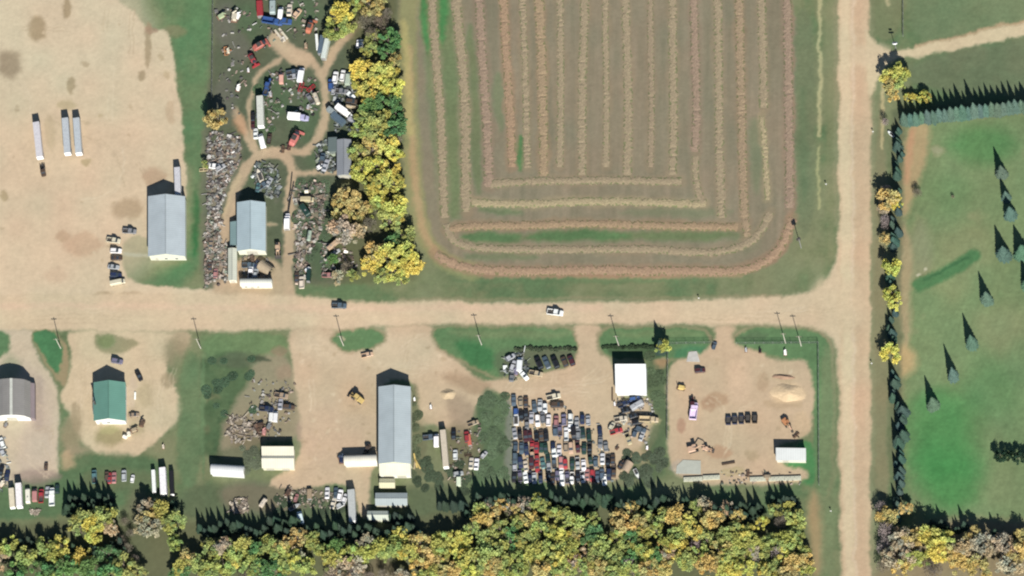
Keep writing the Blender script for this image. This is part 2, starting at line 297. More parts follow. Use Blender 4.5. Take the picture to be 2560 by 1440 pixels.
paint([(440, 1210), (680, 1205), (900, 1235), (1180, 1200), (1200, 1300), (1000, 1310), (440, 1320)], (94, 112, 84), 12, .9)
paint([(540, 1200), (800, 1215), (820, 1260), (640, 1290), (560, 1270)], (128, 118, 98), 14, .8, .4)
# yards
paint(YARDC, YARD, 6)
paint([(730, 830), (1080, 830), (1160, 925), (1000, 930), (740, 900)], (212, 192, 162), 24, .8); paint([(740, 1000), (940, 960), (940, 1150), (760, 1200)], (205, 180, 152), 30, .6)
paint([(835, 950), (940, 960), (940, 1040), (850, 1040)], (196, 172, 140), 20, .6)
paint([(1095, 930), (1185, 940), (1240, 960), (1200, 990), (1140, 970)], (172, 148, 120), 10, .8); paint([(1110, 980), (1190, 1000), (1180, 1085), (1130, 1070)], (165, 145, 122), 14, .8)
paint([(1026, 960), (1042, 960), (1060, 1060), (1075, 1190), (1026, 1195)], (118, 118, 90), 8, .9); blob(1068, 1050, 30, 16, (190, 168, 138), 10, .7)
paint([(1215, 965), (1245, 985), (1268, 1010), (1275, 1200), (1180, 1210), (1120, 1180), (1180, 1090), (1196, 1000)], (88, 114, 84), 10, .95)
blob(1150, 1120, 50, 60, (122, 116, 90), 18, .8, .3); blob(1140, 1190, 40, 24, (135, 120, 98), 14, .7)
paint([(1262, 1000), (1282, 990), (1290, 1210), (1265, 1210)], (125, 130, 120), 8, .8)
paint([(1620, 880), (1668, 880), (1668, 1220), (1560, 1220), (1590, 1150), (1640, 1060), (1618, 985)], (92, 112, 82), 10, .9, .3)
blob(1655, 905, 16, 16, (180, 145, 110), 8, .8); blob(1630, 1050, 20, 12, (205, 190, 145), 6, .8); blob(1600, 1140, 26, 24, (180, 160, 125), 14, .7); blob(1560, 1205, 40, 10, (140, 135, 105), 8, .7)
paint([(1538, 978), (1620, 980), (1600, 1000), (1550, 1000)], (130, 135, 100), 8, .8)
for P in ([(1074, 838), (1090, 815), (1400, 812), (1432, 822), (1444, 850), (1446, 880), (1436, 905), (1330, 925), (1250, 950), (1200, 930), (1150, 905), (1100, 878)], [(1487, 850), (1500, 824), (1530, 815), (1760, 818), (1778, 832), (1784, 850), (1770, 880), (1745, 892), (1680, 905), (1670, 900), (1536, 900), (1500, 888)], [(832, 860), (820, 842), (840, 820), (905, 816), (955, 824), (970, 842), (955, 866), (915, 882), (862, 880)], [(1830, 850), (1850, 816), (2040, 816), (2075, 845), (2086, 900), (2090, 1240), (2046, 1240), (2040, 1080), (2034, 1000), (2030, 905), (1985, 895), (1930, 892), (1842, 866)]):
    paint(P, (165, 148, 118), 5, .9); c = (sum(p[0] for p in P)/len(P), sum(p[1] for p in P)/len(P))
    paint([(p[0]+(5 if p[0] < c[0] else -5), p[1]+(3 if p[1] < c[1] else -3)) for p in P], (96, 136, 94), 5, .97)
paint([(1120, 822), (1430, 822), (1430, 845), (1120, 845)], (124, 146, 106), 10, .7); paint([(1110, 850), (1230, 860), (1240, 930), (1190, 925)], (62, 124, 78), 10, .8); paint([(1270, 870), (1440, 868), (1436, 900), (1290, 925), (1240, 945)], (104, 112, 90), 8, .9); paint([(1240, 870), (1320, 880), (1300, 930), (1230, 930)], (90, 108, 84), 10, .6)
paint([(1530, 828), (1760, 828), (1760, 845), (1520, 845)], (122, 146, 104), 8, .6); paint([(1510, 862), (1670, 862), (1670, 900), (1530, 900)], (76, 102, 72), 6, .9); paint([(1860, 850), (2010, 850), (2010, 858), (1860, 858)], (74, 108, 76), 6, .8); blob(1880, 842, 40, 10, (86, 110, 82), 8, .7)
paint([(1940, 1150), (2036, 1080), (2044, 1215), (2000, 1212), (1980, 1170)], (74, 138, 86), 7, .9); paint([(2046, 860), (2092, 880), (2092, 1440), (2050, 1440)], (118, 138, 102), 9, .8); paint([(2020, 1230), (2050, 1225), (2060, 1440), (2020, 1440)], (175, 150, 112), 14, .8)
paint([(1680, 900), (1690, 870), (1785, 862), (1770, 888), (1720, 900)], (70, 128, 92), 8, .8); blob(1735, 895, 16, 15, (200, 184, 155), 5, .9)
paint(COMP, (202, 178, 148), 6)
for (u, v, a, b, c, op) in [(1790, 1000, 30, 16, (180, 150, 120), .8), (1770, 1010, 20, 16, (176, 144, 116), .8), (1705, 1065, 12, 22, (178, 142, 118), .8), (1800, 1130, 30, 16, (188, 152, 122), .8), (1905, 960, 16, 26, (184, 158, 128), .7), (1955, 1010, 50, 14, (188, 164, 132), .7), (1850, 960, 30, 60, (212, 186, 156), .6), (1970, 985, 42, 26, (222, 194, 156), .95), (1960, 945, 36, 8, (196, 172, 140), .8), (2005, 1060, 20, 34, (208, 182, 148), .8), (1880, 1140, 20, 14, (180, 160, 128), .7), (1830, 1180, 30, 12, (180, 165, 120), .6), (1705, 1170, 30, 20, (176, 168, 155), .5), (1715, 930, 22, 22, (200, 178, 150), .6)]:
    blob(u, v, a, b, c, max(4, min(a, b)*.35), op)
for i in range(90):
    random.seed(1000+i); u, v = random.choice([(random.uniform(740, 1180), random.uniform(820, 960)), (random.uniform(0, 430), random.uniform(20, 730)), (random.uniform(1690, 2020), random.uniform(900, 1190)), (random.uniform(760, 930), random.uniform(960, 1200))])
    blob(u, v, random.uniform(2.5, 7), random.uniform(2.5, 6), random.choice([(176, 156, 126), (188, 166, 134), (222, 202, 172)]), 3, .6)
# tyre tracks and turning arcs, worn into the gravel
rk = random.Random(77); ZN = [(20, 430, 30, 720), (-20, 2080, 760, 805), (985, 1060, 830, 930), (735, 815, 835, 950), (985, 1150, 925, 955), (745, 930, 940, 1200), (1690, 2020, 900, 1190), (1290, 1530, 930, 985), (360, 430, 900, 1090), (195, 225, 900, 1080), (40, 140, 930, 1190), (1150, 1500, 940, 985)]
for i in range(95):
    z = rk.choice(ZN); u = rk.uniform(z[0], z[1]); v = rk.uniform(z[2], z[3]); a = rk.choice([0, 90, rk.uniform(0, 180)]) if z[1]-z[0] < 1000 else 90; L_ = rk.uniform(60, 220); cv = rk.uniform(-.012, .012) if z[1]-z[0] < 1000 else rk.uniform(-.0015, .0015)
    P = []; x, y, t_ = u, v, R(a)
    for k in range(9):
        if z[0]-10 < x < z[1]+10 and z[2]-8 < y < z[3]+8: P.append((x, y))
        x += math.sin(t_)*L_/8; y -= math.cos(t_)*L_/8; t_ += cv*L_/8
    if len(P) < 3: continue
    c_ = rk.choice([(188, 168, 138), (180, 160, 130), (224, 206, 178), (226, 206, 176)])
    for s_ in (-4.5, 4.5): line([(p[0]+s_*math.cos(R(a)), p[1]+s_*math.sin(R(a))) for p in P], 1.2, c_, 1.8, rk.uniform(.25, .5))
# the mown field
paint(FIELD, (142, 132, 110), 8)
sel = (gu > 960) & (gu < 2000) & (gv < 700)
st = np.zeros_like(gu); st[sel] = fb(gu[sel], gv[sel], 14, 71, 14); FM = np.clip(sdist(wu[sel], wv_[sel], chaikin([(1040, -260), (1985, -260), (1980, 560), (1900, 660), (1180, 665), (1080, 600)]))/14+.5, 0, 1)
tone = (np.array(lin((154, 140, 118)))-np.array(lin((128, 122, 100))))
GC[sel] += (FM*(st[sel]-.5)*1.0)[:, None]*tone
paint([(1040, -200), (1150, -200), (1160, 540), (1130, 560), (1090, 500)], (112, 134, 96), 14, .9, .35, 30, an=5); paint([(1040, -260), (1108, -260), (1122, 60), (1100, 140), (1060, 130), (1045, 0)], (74, 140, 84), 8, .9, .3)
paint([(1160, 60), (1195, 60), (1215, 470), (1180, 500)], (112, 128, 92), 10, .85, .35); paint([(1285, 340), (1312, 340), (1312, 430), (1290, 430)], (76, 132, 82), 6, .9); paint([(1230, 180), (1260, 180), (1260, 330), (1240, 330)], (110, 130, 95), 8, .6)
for (u, v, a, b, c, op) in [(1250, 525, 60, 12, (100, 130, 92), .7), (1450, 590, 150, 16, (88, 126, 84), .95), (1230, 593, 90, 16, (92, 130, 88), .95), (1710, 590, 150, 16, (104, 128, 90), .9), (1250, 640, 100, 12, (110, 128, 94), .7), (1890, 380, 20, 100, (118, 130, 98), .6), (1860, 600, 40, 30, (125, 130, 100), .6), (1700, 530, 150, 14, (120, 128, 98), .6), (1430, 700, 300, 10, (98, 130, 92), .7)]: blob(u, v, a, b, c, min(a, b)*.6, op, .4)
paint([(1975, 20), (2040, 20), (2040, 560), (1990, 620)], (112, 128, 98), 10, .8); paint([(1995, 220), (2020, 220), (2020, 500), (1998, 500)], (96, 122, 90), 10, .6); line([(2075, 0), (2078, 640)], 9, (140, 140, 104), 8, .5)
line([(1025, -250), (1022, 100), (1020, 250), (1030, 400), (1040, 520), (1062, 600), (1110, 655), (1180, 676)], 22, (150, 150, 104), 8, .8)
line([(1020, 120), (1024, 250), (1032, 400), (1044, 520), (1068, 605), (1115, 655), (1190, 680), (1500, 684), (1850, 684)], 9, (184, 158, 120), 8, .9, .2); line([(1010, 60), (1018, 200), (1026, 330)], 9, (186, 174, 118), 8, .7)
line([(1190, 682), (1500, 686), (1850, 685), (1950, 640), (1984, 560), (1975, 300), (1975, -200)], 7, (160, 132, 106), 6, .7)
paint([(2190, 230), (2215, 230), (2215, 700), (2225, 1250), (2190, 1400), (2182, 800)], (140, 134, 102), 8, .9); line([(2204, 215), (2206, 370)], 4, (200, 184, 140), 3, .8); line([(2049, -250), (2050, 150), (2047, 340)], 4, (190, 184, 140), 4, .8); line([(2046, 370), (2048, 520)], 3, (182, 178, 130), 4, .8)
paint([(2178, -100), (2260, -100), (2250, 80), (2200, 110), (2180, 60)], (124, 132, 98), 8, .8); line([(2222, -100), (2222, 10)], 5, (190, 180, 140), 4, .8)
paint([(2262, -200), (2820, -200), (2820, -20), (2600, 40), (2420, 88), (2265, 118)], (112, 134, 100), 16, .8, .3); paint([(2270, 150), (2420, 125), (2820, 30), (2820, 240), (2260, 230)], (108, 124, 96), 12, .8)
line([(2290, 120), (2420, 86), (2620, 38)], 5, (196, 160, 128), 4, .7); paint(DRIVE, (214, 194, 160), 5); line([(2150, 140), (2200, 140)], 26, (214, 192, 160), 14, .8)
# lawn
paint(LAWN, (126, 146, 106), 12, .95)
paint(LAWN, (148, 146, 114), 12, .8, 1.6, 60); paint(LAWN, (100, 138, 94), 12, .7, 1.8, 90)
paint([(2262, 320), (2330, 300), (2320, 380), (2290, 480), (2262, 560), (2252, 500)], (180, 156, 118), 12, .85, .2); line([(2280, 330), (2262, 450)], 9, (196, 148, 116), 9, .6); line([(2270, 300), (2560, 275)], 9, (150, 134, 110), 8, .7)
for (u, v, a, b, c, op) in [(2460, 360, 90, 50, (84, 134, 84), .85), (2370, 480, 60, 50, (108, 140, 96), .7), (2480, 980, 90, 80, (88, 134, 88), .7), (2350, 1110, 95, 130, (70, 134, 78), .85), (2370, 1190, 80, 80, (66, 134, 76), .8), (2340, 1010, 60, 40, (84, 142, 88), .7), (2540, 1080, 40, 60, (104, 138, 96), .6), (2400, 620, 80, 60, (136, 144, 106), .6), (2300, 640, 30, 90, (150, 142, 112), .6), (2262, 700, 18, 160, (176, 152, 120), .7), (2262, 900, 28, 40, (196, 166, 122), .8), (2500, 820, 70, 60, (140, 150, 112), .5), (2345, 378, 16, 12, (160, 155, 125), .7), (2380, 700, 60, 40, (132, 146, 106), .6), (2560, 900, 50, 60, (104, 136, 96), .6), (2400, 1230, 60, 40, (82, 140, 84), .6), (2510, 1230, 60, 60, (124, 144, 104), .5)]: blob(u, v, a, b, c, min(a, b)*.6, op, .25)
line([(2300, 712), (2350, 690), (2400, 665), (2435, 640)], 17, (74, 122, 80), 7, .95); line([(2310, 700), (2360, 676), (2420, 645)], 3, (56, 100, 66), 4, .8)
for p in [(2296, 688), (2312, 672)]: blob(*p, 5, 5, (200, 196, 170), 2, .8)
# ground below the tree belts
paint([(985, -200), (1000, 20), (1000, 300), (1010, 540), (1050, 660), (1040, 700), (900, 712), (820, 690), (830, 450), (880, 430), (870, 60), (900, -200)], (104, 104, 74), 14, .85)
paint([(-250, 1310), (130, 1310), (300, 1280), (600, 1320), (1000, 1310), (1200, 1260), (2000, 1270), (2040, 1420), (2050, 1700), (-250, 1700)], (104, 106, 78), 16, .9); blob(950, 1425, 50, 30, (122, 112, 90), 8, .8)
paint([(2185, 1280), (2800, 1320), (2800, 1700), (2185, 1700)], (150, 130, 104), 16, .8)
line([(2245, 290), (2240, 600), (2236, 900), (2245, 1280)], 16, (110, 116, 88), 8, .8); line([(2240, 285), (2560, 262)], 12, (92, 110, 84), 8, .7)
TAN = (164, 147, 119); RED = (161, 138, 117); PALE = (176, 160, 126)
WR = [([(1075, -90), (1080, 0), (1090, 150), (1103, 300), (1107, 460), (1112, 545)], 11, TAN, 'greenish westernmost long hay windrow of the mown field'),
 ([(1128, -90), (1140, 0), (1158, 180), (1164, 300), (1163, 400), (1165, 530)], 13, TAN, 'second long hay windrow from the west in the mown field'),
 ([(1192, -90), (1198, 0), (1208, 180), (1220, 350), (1222, 468)], 12, RED, 'third hay windrow from the west, reddish, ending above the cross rows'),
 ([(1252, -90), (1258, 0), (1268, 180), (1276, 300), (1280, 418)], 11, (170, 142, 114), 'fourth hay windrow from the west with a pinkish edge'),
 ([(1302, -90), (1306, 0), (1314, 200), (1318, 420)], 9, TAN, 'fifth hay windrow from the west, thin and broken, beside a green strip'),
 ([(1346, -90), (1348, 0), (1356, 200), (1360, 440)], 12, (168, 145, 115), 'sixth hay windrow from the west in the mown field'),
 ([(1398, -90), (1400, 0), (1402, 200), (1400, 418)], 9, TAN, 'seventh hay windrow from the west in the mown field'),
 ([(1460, -90), (1462, 60), (1454, 200), (1456, 438)], 11, TAN, 'eighth hay windrow from the west in the mown field'),
 ([(1513, -90), (1513, 100), (1517, 250), (1515, 418)], 8, TAN, 'ninth hay windrow from the west, narrow and short'),
 ([(1562, -90), (1566, 100), (1572, 260), (1568, 438)], 11, TAN, 'tenth hay windrow from the west at the middle of the mown field'),
 ([(1624, -90), (1626, 100), (1630, 250), (1626, 418)], 8, (160, 142, 116), 'eleventh hay windrow from the west, narrow'),
 ([(1680, -90), (1682, 100), (1684, 300), (1682, 438)], 11, TAN, 'twelfth hay windrow from the west in the mown field'),
 ([(1732, -90), (1736, 100), (1742, 260), (1738, 380)], 11, RED, 'thirteenth hay windrow from the west, reddish upper stretch'),
 ([(1738, 390), (1740, 450), (1748, 490), (1760, 508)], 9, TAN, 'short hooked hay windrow below the reddish thirteenth row'),
 ([(1792, -90), (1796, 100), (1798, 350), (1803, 545)], 11, TAN, 'third long hay windrow from the east in the mown field'),
 ([(1846, -90), (1850, 100), (1856, 400), (1860, 520), (1868, 592)], 11, (164, 142, 114), 'second long hay windrow from the east in the mown field'),
 ([(1902, -90), (1906, 100), (1910, 270)], 11, TAN, 'upper stretch of the broken hay windrow near the east side'),
 ([(1904, 290), (1910, 330), (1914, 420), (1920, 500)], 7, PALE, 'pale ragged lower stretch of the broken windrow near the east side'),
 ([(1966, -90), (1970, 100), (1972, 300), (1975, 440), (1974, 520)], 12, RED, 'reddish easternmost long hay windrow of the mown field'),
 ([(1225, 462), (1270, 455), (1400, 452), (1560, 450), (1704, 454)], 10, TAN, 'shortest and northernmost cross windrow of hay'),
 ([(1180, 506), (1300, 511), (1450, 504), (1560, 503), (1680, 508), (1765, 509)], 10, PALE, 'pale cross windrow of hay, second from the north'),
 ([(1120, 576), (1160, 565), (1300, 564), (1480, 558), (1600, 563), (1740, 566), (1845, 568)], 10, (168, 143, 113), 'reddish tan cross windrow of hay, third from the north'),
 ([(1114, 560), (1124, 590), (1150, 612), (1210, 622), (1400, 624), (1600, 622), (1700, 628), (1790, 632), (1860, 616), (1900, 585), (1926, 530)], 10, TAN, 'curving cross windrow of hay, fourth from the north, turning up at both ends'),
 ([(1088, 635), (1140, 664), (1200, 676), (1350, 679), (1500, 674), (1600, 678), (1720, 677), (1850, 680), (1900, 662), (1945, 630), (1972, 575), (1982, 545)], 12, (172, 143, 116), 'pinkish outermost cross windrow of hay along the south edge, curving up at the east')]
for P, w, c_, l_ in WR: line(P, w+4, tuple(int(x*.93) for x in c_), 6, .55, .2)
gr_ = np.clip((GC[:, 1]/np.maximum(GC[:, 0], 1e-4)-1.05)*4, 0, 1)[:, None]; lum = GC.mean(1, keepdims=True)
GC[:] = GC*(1-gr_)+GC*np.array((1.07, .955, .93))*gr_
GC *= 1+gr_*(vn(gu, gv, 5, 5, 411)[:, None]-.5)*.10+gr_*(vn(gu, gv, 26, 4, 412)[:, None]-.5)*.07
# overall fine variation: streaks and speckle
msel = (gu > 2255) & (gv > 290)
GC[msel] *= (1.07+(vn(gu[msel]+gv[msel]*.35, gv[msel]*.05, 7, 40, 333)-.5)*.10)[:, None]
nz = (fb(gu, gv, 22, 201)-.5)*.14+(vn(gu, gv, 6, 6, 205)-.5)*.07+(fb(gu, gv, 160, 210)-.5)*.14
grass = np.clip((GC[:, 1]-GC[:, 0])*12, 0, 1); nz = nz*(1+grass*.9)
GC *= (1+nz)[:, None]
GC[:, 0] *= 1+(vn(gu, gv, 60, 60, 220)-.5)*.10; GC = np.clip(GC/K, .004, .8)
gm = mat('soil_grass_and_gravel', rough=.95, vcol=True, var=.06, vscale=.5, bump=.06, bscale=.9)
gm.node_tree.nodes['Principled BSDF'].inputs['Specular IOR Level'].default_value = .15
def sheet(name, mask, z, label=None):
    I = np.arange(NX*NY).reshape(NX, NY); q = np.stack([I[:-1, :-1], I[1:, :-1], I[1:, 1:], I[:-1, 1:]], -1).reshape(-1, 4)
    if mask is not None: q = q[mask[q].all(1)]
    used, inv = np.unique(q, return_inverse=True); q = inv.reshape(-1, 4)
    me = bpy.data.meshes.new(name); me.vertices.add(len(used)); me.loops.add(q.size); me.polygons.add(len(q))
    co = np.stack([gx[used], gy[used], np.full(len(used), z)], 1).astype(np.float32)
    me.vertices.foreach_set('co', co.ravel()); me.loops.foreach_set('vertex_index', q.ravel().astype(np.int32))
    me.polygons.foreach_set('loop_start', (np.arange(len(q))*4).astype(np.int32)); me.update(calc_edges=True)
    ca = me.color_attributes.new('Col', 'FLOAT_COLOR', 'POINT'); ca.data.foreach_set('color', np.concatenate([GC[used], np.ones((len(used), 1))], 1).astype(np.float32).ravel())
    me.materials.append(gm); me.validate(); o = link(bpy.data.objects.new(name, me)); return tag(o, kind='structure')
def inside(*Ps, soft=0):
    m = np.zeros(gu.size, bool)
    for P in Ps: m |= sdist(wu, wv_, chaikin(P)) > soft
    return m
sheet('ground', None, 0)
MR = inside(ROADH, ROADV)
sheet('gravel_road', MR, .02)
ML = inside(LOT) & ~MR; sheet('gravel_lot', ML, .02)
MY = inside(YARDC, LOOP, WYARD) & ~MR & ~ML; sheet('dirt_yard', MY, .02)
MC = inside(COMP) & ~MR & ~MY; sheet('fenced_yard_ground', MC, .02)
MS = inside(SCRAP) & ~MR & ~ML; sheet('scrapyard_ground', MS, .02)
MF = inside(FIELD) & ~MR & ~MS; sheet('hay_field', MF, .02)
MG = inside(LAWN) & ~MR; sheet('lawn', MG, .02)
MD = inside(DRIVE) & ~MR & ~MG; sheet('driveway', MD, .02)
far = MB(); B = 2500
for (a, b, c, d) in ((-B, X0, -B, B), (X1, B, -B, B), (X0, X1, -B, Y0), (X0, X1, Y1, B)): far.add([(a, c, 0), (b, c, 0), (b, d, 0), (a, d, 0)], [(0, 1, 2, 3)])
tag(far.build('far_fields', mat('far_grass', alb((112, 130, 96)), .95, 0, .3, .01)), kind='structure')
# ------------------------------------------------------------------ buildings
def wallc(c): return mat('wall_%d_%d_%d' % tuple(c), alb(c), .6, 0, .07, .4, stripes=('X', .5, .05))
ROOFN = {}
def roofm(c, axis): return mat('metal_roof_%s_%d_%d_%d' % (axis.lower(), *c), alb(c), .42, .0, .09, .16, stripes=(axis, .9, .05), bump=.012, bscale=.6)
def building(name, label, cat, u0, u1, vN, vS, prof, axis='NS', roof=(170, 185, 192), wall=(205, 205, 190), rot=0, over=.3, doors=(), windows=(), vents=0, cap=True, group=None, extra=None, gable_over=.25):
    """u,v: the eave rectangle; prof: (fraction across, height) of the roof line; axis: direction of the ridge"""
    h = prof[0][1]; cu_, cv_ = (u0+u1)/2, (vN+vS)/2
    def rp(u, v):
        a = R(rot); x, y = u-cu_, v-cv_
        return PXG(cu_+x*math.cos(a)-y*math.sin(a), cv_+x*math.sin(a)+y*math.cos(a), h)
    nw, ne, se, sw = rp(u0, vN), rp(u1, vN), rp(u1, vS), rp(u0, vS)
    ctr = (nw+ne+se+sw)/4; t = thing(name, label, cat, ctr, 0, group)
    ex, ey = (ne-nw), (sw-nw); o0 = nw-ctr
    if axis == 'NS': A, Bv = ex, ey      # A: across, Bv: along
    else: A, Bv = ey, ex
    la, lb = A.length, Bv.length; an, bn = A/la, Bv/lb
    def P(f, g, z): return o0+A*f+Bv*g+Vector((0, 0, z))
    n = len(prof); w = MB(); ring = [(0, 0)]+[(f, z-.05) for f, z in prof]+[(1, 0)]
    vs_ = [P(f, g, z) for g in (0, 1) for f, z in ring]; m = len(ring)
    fs = [tuple(range(m))[::-1], tuple(range(m, 2*m))]+[(i, (i+1) % m, m+(i+1) % m, m+i) for i in range(m)]
    w.add(vs_, fs); wo = w.build('wall', wallc(wall), t)
    r = MB(); go = gable_over/lb; fo = over/la
    pr = list(prof); s0 = (pr[1][1]-pr[0][1])/max(.02, pr[1][0]-pr[0][0]); s1 = (pr[-1][1]-pr[-2][1])/max(.02, pr[-1][0]-pr[-2][0])
    pr = [(pr[0][0]-fo, pr[0][1]-min(.4, s0*fo))]+pr[1:-1]+[(pr[-1][0]+fo, pr[-1][1]+max(-.4, s1*fo))]
    k = len(pr); th = .12
    vs_ = [P(f, g, z+dz) for g in (-go, 1+go) for dz in (0, th) for f, z in pr]
    fs = []
    for i in range(k-1): fs += [(i, i+1, 2*k+i+1, 2*k+i), (k+i, 3*k+i, 3*k+i+1, k+i+1)]
    for b in (0, 2*k): fs += [(b+i, b+i+1, b+k+i+1, b+k+i) for i in range(k-1)]
    fs += [(0, k, 3*k, 2*k), (k-1, 3*k-1, 4*k-1, 2*k-1)] if False else [(0, 2*k, 3*k, k), (k-1, 2*k-1, 4*k-1, 3*k-1)]
    r.add(vs_, fs); ro = r.build('roof', roofm(roof, 'Y' if axis == 'NS' else 'X'), t)
    if cap and len(prof) == 3:
        c = MB(); f, z = prof[1]; d = .22/la
        c.add([P(f-d, g, z+.08) for g in (-go, 1+go)]+[P(f, g, z+.2) for g in (-go, 1+go)]+[P(f+d, g, z+.08) for g in (-go, 1+go)], [(0, 2, 3, 1), (2, 4, 5, 3), (0, 4, 2), (1, 3, 5), (0, 1, 5, 4)])
        c.build('ridge_cap', roofm(tuple(int(x*.88) for x in roof), 'Y' if axis == 'NS' else 'X'), ro)
    sides = {'N': (nw-ctr, ne-ctr), 'S': (sw-ctr, se-ctr), 'W': (nw-ctr, sw-ctr), 'E': (ne-ctr, se-ctr)}
    def onwall(sd, a, b, z0, z1, nm, mt, proud, par):
        p, q = sides[sd]; d = (q-p); nrm = Vector((d.y, -d.x, 0)).normalized()
        if nrm.dot((p+q)/2) < 0: nrm = -nrm
        v0, v1 = p+d*a, p+d*b; mb = MB(); off = nrm*proud; inn = -nrm*.05
        pts = [x+y for y in (inn, off) for x in (v0+Vector((0, 0, z0)), v1+Vector((0, 0, z0)), v1+Vector((0, 0, z1)), v0+Vector((0, 0, z1)))]
        mb.add(pts, [(0, 1, 2, 3), (7, 6, 5, 4), (0, 4, 5, 1), (1, 5, 6, 2), (2, 6, 7, 3), (3, 7, 4, 0)]); return mb.build(nm, mt, par)
    for (sd, a, b, z1) in doors:
        d = onwall(sd, a, b, .05, z1, 'door', mat('roller_door', alb((205, 200, 185)), .5, 0, .06, .5, stripes=('Z', .5, .08)), .06, t)
        onwall(sd, a+(b-a)*.44, a+(b-a)*.56, 1.0, 1.12, 'handle', METAL, .12, d)
    for (sd, a, b, z0, z1) in windows:
        f_ = onwall(sd, a, b, z0, z1, 'window', mat('window_frame', (.6, .6, .58), .5), .05, t)
        e = (b-a)*.1; onwall(sd, a+e, b-e, z0+.1, z1-.1, 'pane', GLASS, .07, f_)
    for i in range(vents):
        g = (i+.5)/vents; f, z = max(prof, key=lambda x: x[1]); p = P(f, g, z+.1); v = MB(); v.cyl(p, p+Vector((0, 0, .5)), .22, .22, 8); v.cyl(p+Vector((0, 0, .5)), p+Vector((0, 0, .7)), .34, .1, 8); v.build('roof_vent', METAL, ro)
    return t, P, ro
def gab(h, r): return [(0, h), (.5, h+r), (1, h)]
def arc(h, r, n=9): return [(i/(n-1), h+r*math.sin(math.acos(1-2*i/(n-1)))) for i in range(n)]
GREY = (184, 196, 202); BEI = (235, 228, 205)
building('workshop_shed', 'large pale grey gabled metal shed on grass beside the gravel lot', 'shed', 372, 461, 492, 639, gab(4.6, 2.2), roof=(190, 199, 204), wall=(228, 228, 210), doors=[('N', .35, .65, 4.0), ('W', .2, .32, 3.6), ('S', .15, .22, 2.2)], windows=[('S', .4, .5, 1.2, 2.3), ('S', .7, .8, 1.2, 2.3)])
building('workshop_shed', 'pale blue grey gabled metal shed inside the scrapyard loop track', 'shed', 594, 662, 507, 626, gab(4.4, 1.8), roof=(184, 200, 206), wall=(238, 236, 215), doors=[('S', .3, .7, 3.6), ('N', .3, .7, 3.6)], windows=[('W', .6, .66, 1.2, 2.2)])
t, P, ro = building('long_shed', 'very long grey gabled metal shed with a cream south end beside the big dirt yard', 'shed', 948, 1025, 968, 1158, gab(5.2, 1.9), roof=(188, 198, 202), wall=(214, 214, 188), doors=[('N', .3, .7, 4.4), ('W', .1, .2, 4.0), ('W', .4, .5, 4.0), ('W', .65, .75, 4.0)])
building('shed_annex', 'cream roofed lean-to annex on the south end of the very long shed', 'annex', 949, 1024, 1161, 1184, [(0, 4.6), (1, 3.2)], 'EW', roof=(238, 232, 208), wall=(248, 246, 235), doors=[('S', .1, .4, 2.6), ('S', .55, .85, 2.6)], cap=False)
building('storage_building', 'low white building with an arched roof by the road at the scrapyard entrance', 'building', 602, 679, 697, 714, arc(2.8, 1.0, 7), 'EW', roof=(225, 224, 212), wall=(246, 242, 220), windows=[('S', .1, .2, 1, 2), ('S', .5, .6, 1, 2)], doors=[('S', .3, .4, 2.1)], cap=False)
t, P, ro = building('green_roofed_shed', 'shed with a green metal roof and white walls inside the oval dirt drive', 'shed', 237, 311, 957, 1050, gab(4.4, 2.2), roof=(112, 158, 142), wall=(250, 250, 245), over=.5, doors=[('N', .3, .7, 3.6), ('S', .1, .2, 2.2)], windows=[('S', .35, .5, 1.2, 2.3), ('E', .3, .4, 1.2, 2.3)])
fl = MB(); fl.cyl(P(.02, .58, 4.3), P(.02, .58, 7.6), .35, .35, 10); fl.cyl(P(.02, .58, 7.6), P(.02, .58, 8.0), .5, .1, 10); fl.build('flue', DARKM, ro)
lt = MB(); lt.add([P(f, g, z) for (f, z) in ((-.10, .05), (-.10, 2.5), (-.005, 3.0), (-.005, .05)) for g in (.33, .78)], [(0, 1, 3, 2), (2, 3, 5, 4), (4, 5, 7, 6), (0, 6, 7, 1), (0, 2, 4, 6), (1, 7, 5, 3)]); lt.build('lean_to', wallc((215, 225, 210)), t)
t, P, ro = building('quonset_building', 'grey brown round roofed building with a bright white south wall at the left edge', 'building', -10, 74, 955, 1043, arc(3.6, 3.0, 9), roof=(150, 146, 142), wall=(252, 252, 248), doors=[('S', .3, .6, 3.4), ('N', .3, .7, 3.6)], cap=False)
sk = MB(); sk.add([P(f, g, z) for g in (-.02, 1.02) for f, z in ((.46, 6.68), (.54, 6.68), (.54, 6.78), (.46, 6.78))], [(0, 1, 2, 3), (7, 6, 5, 4), (3, 2, 6, 7), (1, 5, 6, 2), (0, 3, 7, 4)]); sk.build('ridge_skylight', mat('skylight_panel', (.42, .43, .38), .4), ro)
sk = MB(); sk.add([P(f, g, z) for g in (0, 1) for f, z in ((1.005, .05), (1.005, 2.9), (1.13, 2.4), (1.13, .05))], [(0, 1, 2, 3), (7, 6, 5, 4), (1, 5, 6, 2), (2, 6, 7, 3), (0, 3, 7, 4), (0, 4, 5, 1)]); sk.build('side_lean_to', wallc((150, 136, 138)), t)
building('white_shed', 'brilliant white single pitch shed north of the car yard', 'shed', 1539, 1613, 912, 976, [(0, 5.4), (1, 3.6)], 'EW', roof=(255, 255, 255), wall=(245, 245, 245), cap=False, doors=[('W', .3, .7, 3.2)], over=.3)
building('storage_shed', 'cream double pitch shed with a grey middle band beside the big dirt yard', 'shed', 655, 733, 1118, 1166, [(0, 4.1), (.40, 3.3), (.58, 4.0), (1, 2.9)], 'EW', roof=(238, 232, 210), wall=(240, 232, 205), cap=False, doors=[('S', .1, .35, 2.6), ('S', .6, .85, 2.6)])
rb = MB()
